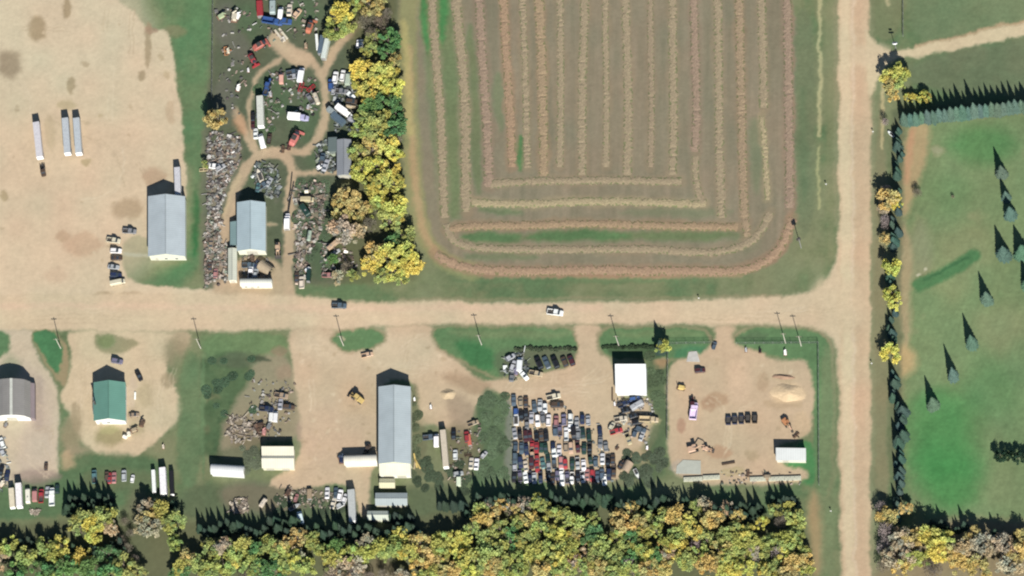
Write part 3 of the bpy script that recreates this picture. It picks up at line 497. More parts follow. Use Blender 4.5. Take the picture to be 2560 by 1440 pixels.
building('storage_building', 'long narrow white metal building standing skewed in the weeds west of the dirt yard', 'building', 529, 609, 1163, 1186, arc(3.0, 1.3, 7), 'EW', roof=(226, 227, 226), wall=(245, 245, 240), rot=3.5, cap=False, doors=[('E', .2, .8, 2.6)])
building('storage_building', 'white metal building standing at right angles against the very long shed', 'building', 862, 941, 1138, 1160, arc(2.9, 1.1, 7), 'EW', roof=(236, 230, 214), wall=(244, 240, 224), rot=-2, cap=False, doors=[('W', .2, .8, 2.6)])
building('small_shed', 'small pale yellow shed just south of the very long shed annex', 'shed', 950, 986, 1198, 1218, gab(2.2, .6), 'EW', roof=(228, 222, 186), wall=(235, 225, 190))
building('long_garage', 'grey blue low pitched garage south of the very long shed', 'garage', 940, 1017, 1234, 1262, gab(3.0, .7), 'EW', roof=(182, 192, 192), wall=(200, 200, 175), doors=[('S', .1, .4, 2.4), ('S', .55, .85, 2.4)])
building('small_garage', 'small pale garage at the edge of the spruces south west of the grey blue garage', 'garage', 920, 970, 1279, 1298, gab(2.8, .6), 'EW', roof=(208, 214, 200), wall=(225, 225, 205), doors=[('S', .1, .45, 2.2)])
building('storage_shed', 'white flat roofed shed in the south east corner of the fenced yard', 'shed', 1941, 2013, 1122, 1148, [(0, 3.6), (1, 2.9)], 'EW', roof=(224, 226, 224), wall=(236, 232, 215), cap=False, rot=.8, doors=[('S', .2, .4, 2.3)])
building('long_storage_building', 'long narrow grey building with a shallow roof against the yellow trees', 'building', 844, 876, 350, 437, gab(3.6, .7), roof=(150, 153, 158), wall=(190, 190, 180), doors=[('S', .2, .8, 2.6)])
building('container_office', 'dark slate low lean-to next to the long narrow grey building', 'shed', 822, 841, 345, 378, [(0, 2.6), (1, 2.9)], roof=(112, 124, 122), wall=(120, 130, 125), cap=False)
building('long_barrack', 'long narrow white building standing left of the pale blue grey shed', 'building', 572, 590, 622, 700, gab(2.9, .5), roof=(216, 217, 200), wall=(245, 240, 220), doors=[('S', .2, .8, 2.2)])
building('greenhouse_lean_to', 'pale teal lean-to on the west side of the blue grey shed', 'lean-to', 577, 591, 556, 612, [(0, 2.0), (1, 2.7)], roof=(140, 165, 165), wall=(140, 160, 160), cap=False)
# concrete slab and bits of flat work in the fenced yard
def slab(name, label, cat, P4, h, m):
    c = sum((PX(*p) for p in P4), Vector())/len(P4); t = MB(); n = len(P4)
    a = [PX(*p)-c for p in P4]; t.add(a+[p+Vector((0, 0, h)) for p in a], [tuple(range(n)), tuple(range(n, 2*n))[::-1]]+[(i, (i+1) % n, n+(i+1) % n, n+i) for i in range(n)])
    o = t.build(name, m); o.location = c; return tag(o, label, cat)
slab('concrete_slab', 'pale grey concrete slab in the south west corner of the fenced yard', 'slab', [(1692, 1165), (1708, 1150), (1752, 1152), (1752, 1186), (1690, 1184)], .18, mat('pale_concrete', alb((188, 190, 178)), .9, 0, .08, .5))
slab('concrete_pad', 'pale concrete pad beside the gate of the fenced yard', 'slab', [(1722, 880), (1742, 878), (1750, 905), (1716, 904)], .12, CONC)
# concrete barrier blocks in a broken line along the south fence of the yard
blk = Proto('concrete_block_row', 'barrier')
for i in range(4): q = MB(); q.bx(-4+i*2.02, -2.03+i*2.02, -.8, .8, 0, .8); q.bx(-3.3+i*2.02, -2.7+i*2.02, -.25, .25, .8, .95); blk.part('concrete_block', q, mat('pale_blocks', alb((205, 205, 185)), .9, 0, .1, .6))
for i, (u, v, s, l) in enumerate([(1733, 1199, .9, 'wide pale block row below the concrete slab, westernmost along the yard fence'), (1779, 1195, .8, 'pale block row second from the west along the south fence of the yard'), (1895, 1199, .75, 'cream block row in the middle of the south fence of the yard'), (1942, 1198, .75, 'cream block row second from the east along the south fence of the yard'), (1982, 1197, .8, 'weedy block row easternmost along the south fence of the yard')]):
    blk.put(l, PX(u, v), heading(u, v, 0), group='concrete block rows along the yard fence', scale=(s, 1, 1))
# ------------------------------------------------------------------ hay windrows
HAY = mat('dry_hay', rough=.95, vcol=True, var=.18, vscale=1.3, bump=.12, bscale=3)
def windrow(P, w, col, label, i):
    rnd = random.Random(i*7+3); C = chaikin(P, 2, False); pts = []
    for a, b in zip(C, C[1:]):
        n = max(1, int(math.hypot(b[0]-a[0], b[1]-a[1])/4)); pts += [(a[0]+(b[0]-a[0])*k/n, a[1]+(b[1]-a[1])*k/n) for k in range(n)]
    pts.append(C[-1]); base = PX(*pts[len(pts)//2]); mb = MB(); N = 8; c0 = alb(col); H = []
    for k, p in enumerate(pts):
        q = pts[min(k+1, len(pts)-1)]; r = pts[max(k-1, 0)]; dx, dy = q[0]-r[0], q[1]-r[1]; l = math.hypot(dx, dy) or 1; nx, ny = -dy/l, dx/l
        end = min(1, (k+.3)/2, (len(pts)-k-.7)/2); wob = rnd.uniform(-1.6, 1.6); ww = w*rnd.uniform(.85, 1.15)*(1 if rnd.random() < .94 else .6)
        gap = .25 if (i in (4, 17) and rnd.random() < .3) or rnd.random() < .03 else 1
        for j in range(N):
            f = j/(N-1)*2-1; e = rnd.uniform(-1.3, 1.3); P_ = PX(p[0]+nx*(f*ww+wob+e), p[1]+ny*(f*ww+wob+e))-base
            P_.z = .02 if j in (0, N-1) else .025+(.20 if w > 9 else .17)*(1-f*f)*end*gap*rnd.uniform(.75, 1.15)
            H.append(P_)
    mb.v = [tuple(x) for x in H]
    for k in range(len(pts)-1):
        for j in range(N-1):
            mb.f.append((k*N+j, k*N+j+1, (k+1)*N+j+1, (k+1)*N+j)); s = rnd.uniform(.93, 1.07)*(.88 if j in (0, N-2) else 1); g = rnd.random() < (.45 if j in (0, N-2) else .06)
            mb.c.append(tuple(min(1, x*s*m) for x, m in zip(c0, (.62, .8, .6) if g and j in (0, 1, N-2, N-3) else (1, 1, 1))))
    o = mb.build('hay_windrow', HAY); o.location = base; tag(o, label, 'hay windrow', 'hay windrows in the mown field')
for i, a in enumerate(WR): windrow(*a, i)
# ------------------------------------------------------------------ vehicles and machines, built once each (front towards +Y)
def wheels(pr, xs, ys, r=.33, w=.22, name='wheel'):
    for y in ys:
        for x in xs:
            q = MB(); q.cyl((x-w/2, y, r), (x+w/2, y, r), r, r, 12); i = pr.part(name, q, TYRE)
            if r > .4: q = MB(); q.cyl((x-w/2-.02, y, r), (x+w/2+.02, y, r), r*.5, r*.5, 8); pr.part('rim', q, METAL, i)
def car_proto(kind):
    pr = Proto({'sedan': 'parked_car', 'hatch': 'parked_car', 'pickup': 'pickup_truck', 'van': 'van', 'suv': 'parked_car'}[kind], {'pickup': 'pickup truck', 'van': 'van'}.get(kind, 'car'))
    b = MB()
    if kind == 'sedan':
        b.loft([(-2.35, .72, .35, .78), (-2.15, .86, .25, .95), (-1, .92, .22, 1.0), (.7, .92, .22, .98), (1.6, .88, .24, .86), (2.15, .84, .26, .76), (2.35, .7, .35, .66)]); g = [(-1.75, .74, .9, .96), (-1.05, .68, .9, 1.40), (.1, .68, .9, 1.42), (.95, .76, .9, .97)]; rf = (-1.0, .05)
    elif kind == 'hatch':
        b.loft([(-2.0, .76, .3, .95), (-1.8, .88, .25, 1.0), (.7, .9, .22, 1.0), (1.5, .86, .24, .9), (1.95, .7, .32, .72)]); g = [(-1.9, .74, .95, 1.0), (-1.6, .7, .95, 1.46), (.1, .7, .95, 1.48), (.95, .76, .95, 1.0)]; rf = (-1.55, .05)
    elif kind == 'suv':
        b.loft([(-2.3, .85, .35, 1.1), (-2.1, .95, .3, 1.15), (.8, .96, .3, 1.15), (1.9, .92, .32, 1.05), (2.3, .8, .4, .9)]); g = [(-2.2, .84, 1.05, 1.15), (-2.0, .78, 1.05, 1.76), (.2, .78, 1.05, 1.78), (1.0, .84, 1.05, 1.15)]; rf = (-1.95, .15)
    elif kind == 'pickup':
        b.loft([(-.4, .97, .4, 1.15), (1.2, .97, .4, 1.15), (2.5, .94, .42, 1.1), (2.8, .85, .5, .95)]); b.bx(-.97, -.87, -2.8, -.4, .45, 1.15); b.bx(.87, .97, -2.8, -.4, .45, 1.15); b.bx(-.87, .87, -2.8, -2.68, .5, 1.12); g = [(-.45, .86, 1.1, 1.2), (-.3, .8, 1.1, 1.84), (1.0, .8, 1.1, 1.86), (1.6, .86, 1.1, 1.17)]; rf = (-.35, .98)
    else:
        b.loft([(-2.6, .95, .35, 2.1), (1.2, .97, .35, 2.15), (1.9, .95, .35, 1.3), (2.6, .9, .4, 1.1)], .2); g = [(1.25, .86, 1.3, 2.0), (1.95, .86, 1.25, 1.35)]; rf = None
    bi = pr.part('body', b, PAINT, paint=True); q = MB(); q.loft(g, .08); ci = pr.part('cabin_window', q, GLASS)
    if rf: q = MB(); z = max(s[3] for s in g); q.box((0, (rf[0]+rf[1])/2, z+.015), (1.32 if kind != 'pickup' else 1.55, rf[1]-rf[0]+.1, .05)); pr.part('roof', q, PAINT, ci, True)
    if kind == 'pickup': q = MB(); q.bx(-.86, .86, -2.67, -.42, .55, .65); pr.part('bed', q, DARKM, bi)
    y = {'sedan': 1.4, 'hatch': 1.25, 'suv': 1.45, 'pickup': 1.75, 'van': 1.7}[kind]
    wheels(pr, (-.8, .8), (-y, y), .38 if kind in ('pickup', 'suv') else .33)
    return pr
PR = {k: car_proto(k) for k in ('sedan', 'hatch', 'suv', 'pickup', 'van')}
def mk(nm, name, cat): PR[nm] = Proto(name, cat); return PR[nm]
def semi(nm, L, h=2.8, flat=False):
    p = mk(nm, 'semi_trailer', 'trailer'); q = MB(); q.bx(-1.28, 1.28, -L/2, L/2, 1.15, 1.15+h); i = p.part('cargo_box', q, PAINT, paint=True)
    q = MB()
    for k in range(int(L/1.2)): y = -L/2+.6+k*1.2; q.bx(-1.3, 1.3, y-.04, y+.04, 1.14, 1.17+h)
    p.part('rib', q, PAINT, i, True)
    q = MB(); q.bx(-1.2, -.02, -L/2-.05, -L/2, 1.2, 1.1+h); j = p.part('rear_door', q, WHITE, i); q = MB(); q.bx(.02, 1.2, -L/2-.05, -L/2, 1.2, 1.1+h); p.part('rear_door', q, WHITE, i)
    q = MB(); q.bx(-.5, .5, -L/2+.3, L/2-.5, .85, 1.13); p.part('chassis', q, DARKM); q = MB(); q.bx(-.9, -.75, L/2-3, L/2-2.8, .02, 1); p.part('landing_leg', q, METAL); q = MB(); q.bx(.75, .9, L/2-3, L/2-2.8, .02, 1); p.part('landing_leg', q, METAL)
    wheels(p, (-1.05, 1.05), (-L/2+1.2, -L/2+2.5), .5, .4)
semi('trailer_long', 15.4); semi('trailer_mid', 11.5, 2.6); semi('trailer_short', 8, 2.4)
def cab(p, y0, z=2.6):
    q = MB(); q.loft([(y0, 1.1, .6, z), (y0+1.5, 1.15, .6, z), (y0+1.9, 1.1, .6, 1.7), (y0+3.1, .95, .6, 1.55), (y0+3.2, .8, .7, 1.2)], .15); i = p.part('cab', q, PAINT, paint=True)
    q = MB(); q.loft([(y0+1.52, .95, 1.7, z-.1), (y0+1.98, .95, 1.6, 1.75)], .05); p.part('windscreen', q, GLASS, i)
p = mk('tractor_unit', 'truck_tractor', 'truck'); cab(p, 0); q = MB(); q.bx(-.45, .45, -3.4, 2.5, .6, .9); q.cyl((0, -2.2, .92), (0, -2.2, 1.05), .55, .55, 12); p.part('chassis', q, DARKM); wheels(p, (-.95, .95), (-2.8, -1.5, 2.2), .5, .35); q = MB(); q.cyl((-1.0, -.2, 1), (-1.0, -.2, 3.1), .09); q.cyl((1.0, -.2, 1), (1.0, -.2, 3.1), .09); p.part('exhaust', q, METAL)
p = mk('box_truck', 'box_truck', 'truck'); cab(p, .9, 2.4); q = MB(); q.bx(-1.22, 1.22, -4.2, .8, 1.0, 3.2); i = p.part('cargo_box', q, WHITE); q = MB(); q.bx(-1.05, 1.05, -4.26, -4.2, 1.1, 3.05); p.part('rear_door', q, METAL, i); q = MB(); q.bx(-.4, .4, -4, 3, .55, .98); p.part('chassis', q, DARKM); wheels(p, (-.95, .95), (-2.6, 2.9), .48, .3)
p = mk('grain_truck', 'grain_truck', 'truck'); cab(p, .9, 2.4); q = MB()
q.bx(-1.2, -1.1, -4.2, .6, 1.1, 2.3); q.bx(1.1, 1.2, -4.2, .6, 1.1, 2.3); q.bx(-1.1, 1.1, -4.2, -4.1, 1.1, 2.3); q.bx(-1.1, 1.1, .5, .6, 1.1, 2.3); q.bx(-1.1, 1.1, -4.1, .5, 1.1, 1.3); p.part('grain_box', q, PAINT, paint=True); q = MB(); q.bx(-.4, .4, -4, 3, .6, 1.05); p.part('chassis', q, DARKM); wheels(p, (-.95, .95), (-2.6, 2.9), .48, .3)
p = mk('loader', 'wheel_loader', 'loader'); q = MB(); q.loft([(-2.9, .9, .9, 1.9), (-1, 1.0, .8, 2.1), (.3, .9, .8, 1.7), (1.0, .5, .8, 1.4)], .12); i = p.part('body', q, PAINT, paint=True); q = MB(); q.loft([(-1.0, .75, 2.05, 3.1), (.5, .75, 1.65, 3.1)], .1); c = p.part('cab', q, GLASS); q = MB(); q.box((0, -.25, 3.13), (1.6, 1.7, .1)); p.part('cab_roof', q, PAINT, c, True)
q = MB(); [q.box((x, 1.9, 1.2), (.22, 2.6, .3), rx=-.35) for x in (-.5, .5)]; p.part('lift_arm', q, PAINT, paint=True); q = MB(); q.add([(x, y, z) for x in (-1.35, 1.35) for y, z in ((3.0, 1.3), (3.0, .15), (4.1, .1), (3.15, .3))], [(0, 1, 5, 4), (1, 2, 6, 5), (2, 3, 7, 6), (3, 0, 4, 7), (0, 3, 2, 1), (4, 5, 6, 7)]); p.part('bucket', q, DARKM); wheels(p, (-.95, .95), (-1.9, 1.2), .75, .5)
p = mk('excavator', 'excavator', 'excavator')
for x in (-1.1, 1.1): q = MB(); q.loft([(-2.1, .25, .3, .7), (-1.8, .3, .05, .85), (1.8, .3, .05, .85), (2.1, .25, .3, .7)], .1); q.v = [(a+x, b, c_) for a, b, c_ in q.v]; p.part('track', q, TYRE)
q = MB(); q.loft([(-2.4, 1.2, 1.0, 2.0), (-2.0, 1.3, 1.0, 2.2), (.9, 1.3, 1.0, 1.9)], .15); p.part('house', q, PAINT, paint=True); q = MB(); q.bx(-1.2, -.3, -.2, 1.4, 1.9, 2.9); c = p.part('cab', q, GLASS); q = MB(); q.bx(-1.22, -.28, -.22, 1.42, 2.9, 3.0); p.part('cab_roof', q, PAINT, c, True)
q = MB(); q.cyl((.3, .7, 1.8), (.3, 3.2, 3.6), .25, .22, 6); q.cyl((.3, 3.2, 3.6), (.3, 5.0, 2.4), .22, .2, 6); i = p.part('boom', q, PAINT, paint=True); q = MB(); q.cyl((.3, 5.0, 2.4), (.3, 5.6, .6), .2, .14, 6); j = p.part('stick', q, DARKM, i); q = MB(); q.box((.3, 5.3, .35), (1.1, .9, .6), top=.7); p.part('bucket', q, DARKM, None)
p = mk('farm_tractor', 'farm_tractor', 'tractor'); q = MB(); q.loft([(-.4, .45, .9, 1.6), (2.0, .42, .9, 1.55), (2.3, .35, 1.0, 1.4)], .1); p.part('bonnet', q, PAINT, paint=True); q = MB(); q.loft([(-1.7, .8, 1.2, 2.6), (-.3, .8, 1.2, 2.6)], .1); c = p.part('cab', q, GLASS); q = MB(); q.bx(-.85, .85, -1.75, -.2, 2.6, 2.75); p.part('cab_roof', q, PAINT, c, True); wheels(p, (-1.05, 1.05), (-1.2,), .85, .5); wheels(p, (-.85, .85), (1.7,), .5, .3)
p = mk('combine', 'combine_harvester', 'combine'); q = MB(); q.loft([(-4.2, 1.1, 1.2, 2.4), (-3, 1.4, 1.0, 3.2), (1.2, 1.4, 1.0, 3.4), (1.8, 1.2, 1.4, 2.6)], .2); i = p.part('body', q, PAINT, paint=True); q = MB(); q.bx(-1.1, 1.1, -1.8, .4, 3.38, 3.8); p.part('grain_tank', q, DARKM, i); q = MB(); q.loft([(1.5, .9, 2.2, 3.5), (2.6, .9, 1.9, 3.5)], .1); p.part('cab', q, GLASS); q = MB(); q.bx(-2.5, 2.5, 3.2, 4.3, .25, 1.1, top=.85); q.bx(-.6, .6, 2.2, 3.3, .7, 1.4); p.part('header', q, PAINT, paint=True); wheels(p, (-1.5, 1.5), (1.2,), .85, .55); wheels(p, (-1.2, 1.2), (-3.2,), .55, .35)
p = mk('swather', 'farm_implement', 'implement'); q = MB(); q.bx(-2.4, 2.4, -.2, .2, .6, .85); q.bx(-2.4, 2.4, 1.4, 1.7, .6, .8); q.bx(-.2, .2, -.2, 3.6, .6, .8); [q.bx(x-.1, x+.1, -.2, 1.7, .6, .8) for x in (-2.3, 2.3)]; p.part('frame', q, PAINT, paint=True); q = MB(); [q.cyl((-2.3+k*.42, .7, .35), (-2.2+k*.42, .75, .35), .38, .38, 8) for k in range(11)]; p.part('disc_gang', q, RUST); wheels(p, (-1.6, 1.6), (-.6,), .42, .25)
p = mk('tank_trailer', 'tank_trailer', 'tank'); q = MB(); q.cyl((0, -2.6, 1.8), (0, 2.6, 1.8), 1.05, 1.05, 18); q.cyl((0, -2.95, 1.8), (0, -2.6, 1.8), .5, 1.05, 18); q.cyl((0, 2.6, 1.8), (0, 2.95, 1.8), 1.05, .5, 18); i = p.part('tank', q, PAINT, paint=True); q = MB(); q.cyl((0, 0, 2.8), (0, 0, 3.05), .35, .35, 10); p.part('hatch', q, METAL, i); q = MB(); q.bx(-.5, .5, -2.8, 3.6, .6, .8); p.part('chassis', q, DARKM); wheels(p, (-.95, .95), (-1.5,), .45, .3)
p = mk('skip', 'open_dumpster', 'dumpster'); q = MB(); W_, L_, H_ = .95, 1.6, 1.3
q.bx(-W_, -W_+.08, -L_, L_, .12, H_); q.bx(W_-.08, W_, -L_, L_, .12, H_); q.bx(-W_+.08, W_-.08, -L_, -L_+.08, .12, H_); q.bx(-W_+.08, W_-.08, L_-.08, L_, .12, H_); q.bx(-W_, W_, -L_, L_, .04, .12); i = p.part('bin', q, PAINT, paint=True); q = MB(); q.bx(-W_+.1, W_-.1, -L_+.1, L_-.1, .2, .75); p.part('rubbish', q, DARKM, i); q = MB(); [q.bx(x-.06, x+.06, -L_, L_, 0, .04) for x in (-.7, .7)]; p.part('skid', q, DARKM, i)
p = mk('container', 'shipping_container', 'container'); q = MB(); q.bx(-1.22, 1.22, -3.05, 3.05, .05, 2.6); i = p.part('body', q, PAINT, paint=True); q = MB(); [q.bx(-1.25, 1.25, -2.9+k*.58, -2.8+k*.58, .1, 2.63) for k in range(11)]; p.part('rib', q, PAINT, i, True); q = MB(); q.bx(-1.1, 1.1, -3.1, -3.05, .15, 2.5); p.part('door', q, METAL, i)
p = mk('flat_deck', 'flat_deck_trailer', 'trailer'); q = MB(); q.bx(-1.2, 1.2, -3.6, 3.2, .8, .95); i = p.part('deck', q, WOODM); q = MB(); q.bx(-1.25, -1.2, -3.6, 3.2, .78, 1.05); q.bx(1.2, 1.25, -3.6, 3.2, .78, 1.05); q.box((0, 4.1, .7), (.3, 1.9, .15)); p.part('frame', q, PAINT, paint=True); wheels(p, (-1.05, 1.05), (-1.4, -.5), .36, .25)
p = mk('camper', 'camper_trailer', 'camper'); q = MB(); q.loft([(-3.0, 1.1, .6, 2.3), (-2.6, 1.15, .45, 2.6), (2.4, 1.15, .45, 2.6), (3.0, 1.05, .7, 2.1)], .2); i = p.part('body', q, PAINT, paint=True); q = MB(); q.bx(-1.17, -1.14, -.5, .6, 1.3, 2.0); q.bx(1.14, 1.17, -.5, .6, 1.3, 2.0); p.part('window', q, GLASS, i); q = MB(); q.bx(-.3, .3, -1, -.4, 2.6, 2.75); p.part('roof_hatch', q, METAL, i); q = MB(); q.box((0, 3.5, .55), (.2, 1.2, .12)); p.part('drawbar', q, DARKM); wheels(p, (-1.0, 1.0), (-.3,), .36, .22)
p = mk('boat', 'boat_on_trailer', 'boat'); q = MB(); q.loft([(-2.7, 1.0, .6, 1.4), (.6, 1.05, .55, 1.5), (2.0, .7, .7, 1.6), (2.9, .1, 1.1, 1.6)], .2); i = p.part('hull', q, PAINT, paint=True); q = MB(); q.bx(-.75, .75, -2.3, .4, 1.42, 1.56); p.part('cockpit', q, DARKM, i); q = MB(); q.loft([(.45, .8, 1.5, 2.0), (.9, .7, 1.45, 1.55)], .05); p.part('windshield', q, GLASS, i); q = MB(); q.bx(-.5, .5, -2.4, 3.3, .35, .5); p.part('trailer_frame', q, METAL); wheels(p, (-1.05, 1.05), (-.8,), .33, .2)
p = mk('hopper', 'grain_hopper', 'hopper'); q = MB(); q.box((0, 0, 1.9), (2.4, 3.0, 1.3)); q.add([(x*s, y*s*1.25, z) for z, s in ((1.25, 1.2), (.5, .3)) for x, y in ((-1, -1), (1, -1), (1, 1), (-1, 1))], [(0, 1, 2, 3), (7, 6, 5, 4), (0, 4, 5, 1), (1, 5, 6, 2), (2, 6, 7, 3), (3, 7, 4, 0)]); p.part('hopper', q, PAINT, paint=True); q = MB(); [q.bx(x-.07, x+.07, y-.07, y+.07, 0, 1.3) for x in (-1.1, 1.1) for y in (-1.3, 1.3)]; p.part('leg', q, METAL)
p = mk('auger', 'grain_auger', 'auger'); q = MB(); q.cyl((0, -6, .5), (0, 7, 4.2), .22, .22, 8); i = p.part('tube', q, PAINT, paint=True); q = MB(); q.bx(-.5, .5, -6.5, -5.4, .2, .8); p.part('intake_hopper', q, DARKM, i); q = MB(); q.cyl((-1.2, 0, .4), (0, 2.5, 2.9), .06); q.cyl((1.2, 0, .4), (0, 2.5, 2.9), .06); p.part('strut', q, METAL); wheels(p, (-1.2, 1.2), (0,), .4, .2)
p = mk('beam', 'steel_beam', 'beam'); q = MB(); q.bx(-.28, .28, -3, 3, 0, .06); q.bx(-.04, .04, -3, 3, .06, .4); q.bx(-.28, .28, -3, 3, .4, .46); p.part('beam', q, PAINT, paint=True)
p = mk('skid', 'scrap_machine', 'machine'); q = MB(); q.box((0, 0, .9), (1.5, 2.2, .9), top=.8); q.cyl((-.6, .9, 1.2), (.5, 1.6, 1.6), .3, .2, 8); p.part('housing', q, PAINT, paint=True); q = MB(); q.bx(-.9, .9, -1.5, 1.4, .35, .5); q.cyl((-.3, -1.3, .5), (-.3, -1.3, 1.7), .12); p.part('frame', q, RUST); wheels(p, (-.8, .8), (-.9, .9), .3, .2)
p = mk('bale', 'round_bale', 'bale'); q = MB(); q.cyl((-.75, 0, .8), (.75, 0, .8), .8, .8, 16); p.part('bale', q, PAINT, paint=True); q = MB(); q.cyl((-.4, 0, .8), (-.36, 0, .8), .82, .82, 16); q.cyl((.36, 0, .8), (.4, 0, .8), .82, .82, 16); p.part('net_wrap', q, WHITE)
p = mk('canopy', 'fabric_canopy', 'canopy'); q = MB(); n = 8
for s in (1.0,): q.add([(2.0*math.cos(math.pi*i/n), y, 2.4*math.sin(math.pi*i/n)+.02) for y in (-2.4, 2.4) for i in range(n+1)]+[(1.9*math.cos(math.pi*i/n), y, 2.3*math.sin(math.pi*i/n)+.02) for y in (-2.4, 2.4) for i in range(n+1)], [(i, i+1, n+2+i, n+1+i) for i in range(n)]+[(2*n+2+i, 3*n+3+i, 3*n+4+i, 2*n+3+i) for i in range(n)]+[(i, 2*n+2+i, 2*n+3+i, i+1) for i in range(n)])
p.part('cover', q, PAINT, paint=True); q = MB(); [q.cyl((1.85*math.cos(math.pi*i/n), y, 2.25*math.sin(math.pi*i/n)), (1.85*math.cos(math.pi*(i+1)/n), y, 2.25*math.sin(math.pi*(i+1)/n)), .05, n=5) for y in (-2.3, 0, 2.3) for i in range(n)]; p.part('hoop', q, METAL)
CC = dict(white=(.72, .72, .70), cream=(.52, .47, .36), silver=(.34, .35, .36), grey=(.17, .175, .18), black=(.012, .012, .014), red=(.30, .035, .04), maroon=(.06, .018, .022), pink=(.36, .17, .16), blue=(.035, .08, .22), navy=(.016, .025, .06), slate=(.07, .10, .13), green=(.014, .04, .03), brown=(.075, .05, .035), tan=(.28, .22, .15), purple=(.15, .14, .20), yellow=(.55, .42, .15), orange=(.40, .18, .08), teal=(.08, .17, .17), peach=(.48, .33, .22), gold=(.40, .34, .21))
used_lab = {}
def V(proto, u, v, ang, col, label, group=None, zref=.8, sc=1.0, cat=None, name=None):
    rnd = random.Random(int(u*31+v*17)); g_ = rnd.uniform(.8, 1.12); c = tuple(min(.8, x*g_*rnd.uniform(.97, 1.03)) for x in (CC[col] if isinstance(col, str) else col))
    loc = PXG(u, v, zref); s = sc if isinstance(sc, tuple) else (sc, sc, sc)
    return PR[proto].put(label, (loc.x, loc.y, .03), heading(u, v, ang), c, group, s, cat, name=name)
# ------------------------------------------------------------------ vehicles in place: the gravel lot and roads
G = 'semi trailers parked on the gravel lot'
V('trailer_long', 96, 352, -6, (.40, .39, .42), 'lone pale grey semi trailer on the gravel lot with a tractor at its south end', G, 2.4)
V('trailer_long', 167, 342, -4, (.33, .36, .37), 'grey semi trailer, western one of the pair parked side by side', G, 2.4)
V('trailer_long', 195, 342, -4, (.34, .36, .38), 'grey semi trailer, eastern one of the pair parked side by side', G, 2.4)
V('trailer_mid', 445, 456, -2, (.45, .45, .46), 'narrow white semi trailer backed against the north end of the large grey shed', G, 2.4, (.9, 1.05, 1))
V('tractor_unit', 107, 425, 172, 'brown', 'dark truck tractor coupled below the lone semi trailer on the gravel lot', None, 1.2, .85)
G = 'vehicles parked west of the large grey shed'
V('pickup', 324, 578, 95, 'grey', 'grey pickup with a white tailgate parked alone beside the path to the grey shed', G)
V('pickup', 284, 601, 98, 'cream', 'cream and brown pickup, northernmost of the line west of the grey shed', G)
V('suv', 290, 627, 92, 'white', 'white car, second from the north in the line west of the grey shed', G)
V('sedan', 291, 645, 90, 'brown', 'dark brown car between the white car and the grey one west of the grey shed', G)
V('sedan', 284, 667, 96, 'silver', 'silver blue car, fourth in the line west of the grey shed', G)
V('suv', 290, 688, 94, 'navy', 'navy blue car parked directly above the cream van', G)
V('van', 294, 705, 78, 'cream', 'cream van, southernmost of the line west of the grey shed', G, 1.2, (1, 1.15, 1))
V('box_truck', 718, 553, 2, 'white', 'white box truck parked right of the pale blue grey shed', None, 1.8, (.85, .85, .9))
V('loader', 694, 622, 180, 'peach', 'tan loader parked below the white box truck beside the blue grey shed', None, 1.4, .9)
V('auger', 727, 500, 14, 'black', 'dark slender grain auger pointing north beside the dirt track', None, 1.5, (1.2, 1, 1))
V('pickup', 848, 764, 92, 'slate', 'dark blue pickup driving on the main road near the scrapyard entrance', None, 1.0, 1.05); V('pickup', 1388, 781, 98, 'white', 'white pickup with a dark load driving on the middle of the main road', None, 1.0, 1.15)
V('pickup', 918, 887, 78, 'peach', 'small beige pickup parked at the south edge of the grass oval', None, .8, .85)
V('suv', 293, 903, 100, 'purple', 'dark purple car parked north of the green roofed shed', None, .8); V('sedan', 347, 939, 153, 'black', 'dark car parked at an angle north east of the green roofed shed', None)
V('skid', 355, 1058, 20, 'brown', 'brown scrap machine east of the door of the green roofed shed'); V('skid', 335, 1075, 70, 'tan', 'tan scrap machine lying south east of the green roofed shed'); V('bale', 313, 1092, 30, (.7, .66, .55), 'pale round bale at the south of the green roofed shed, nearer the drive'); V('bale', 322, 1085, 80, (.66, .6, .48), 'pale round bale leaning on the scrap south east of the green roofed shed'); V('beam', 337, 988, 2, 'white', 'white beam lying upright in line east of the green roofed shed', sc=(1, .5, 1))
V('sedan', 335, 1037, 85, 'tan', 'dusty tan car close to the east wall of the green roofed shed', sc=.9)
# south west rows
G = 'vehicles in the row below the western yard'
V('trailer_short', 31, 1247, -4, 'cream', 'cream trailer, westernmost full one of the row below the western yard', G, 1.8, (.8, 1, .9)); V('trailer_mid', 49, 1241, -3, 'white', 'longest white trailer in the row below the western yard', G, 1.8, (.9, .85, 1))
V('camper', 70, 1240, -2, (.6, .6, .5), 'pale narrow camper, third in the row below the western yard', G, 1.2, (.8, 1, .8)); V('van', 87, 1238, 0, 'pink', 'pinkish van in the row below the western yard', G, 1); V('pickup', 103, 1240, 3, 'red', 'dull red pickup in the row below the western yard', G); V('grain_truck', 130, 1242, 0, 'white', 'white truck with an open box, easternmost of the row below the western yard', G, 1.2, .9)
V('sedan', 118, 1230, 5, 'silver', 'grey car parked between the red pickup and the white open truck', G); V('hatch', 143, 1222, 0, 'green', 'dark green car at the east end of the row below the western yard', G)
V('suv', 5, 1107, -20, 'white', 'white car at the very left edge of the western yard', None); V('hatch', 5, 1128, -25, 'silver', 'silver car below the white one at the left edge', None); V('sedan', 18, 1188, 10, 'navy', 'dark car at the lower left corner of the western yard', None); V('sedan', 3, 1175, 12, 'black', 'black car cut by the left edge below the western yard', None); V('skid', 4, 1210, 40, 'cream', 'cream scrap machine in the grass at the left edge'); V('skid', 14, 1062, 40, 'grey', 'small grey machine on the gravel at the left edge south of the quonset', sc=.7)
V('suv', 115, 1166, 5, 'brown', 'small brown car alone on the western yard', None, .8, .7)
G = 'old vehicles on the grass south of the oval drive'
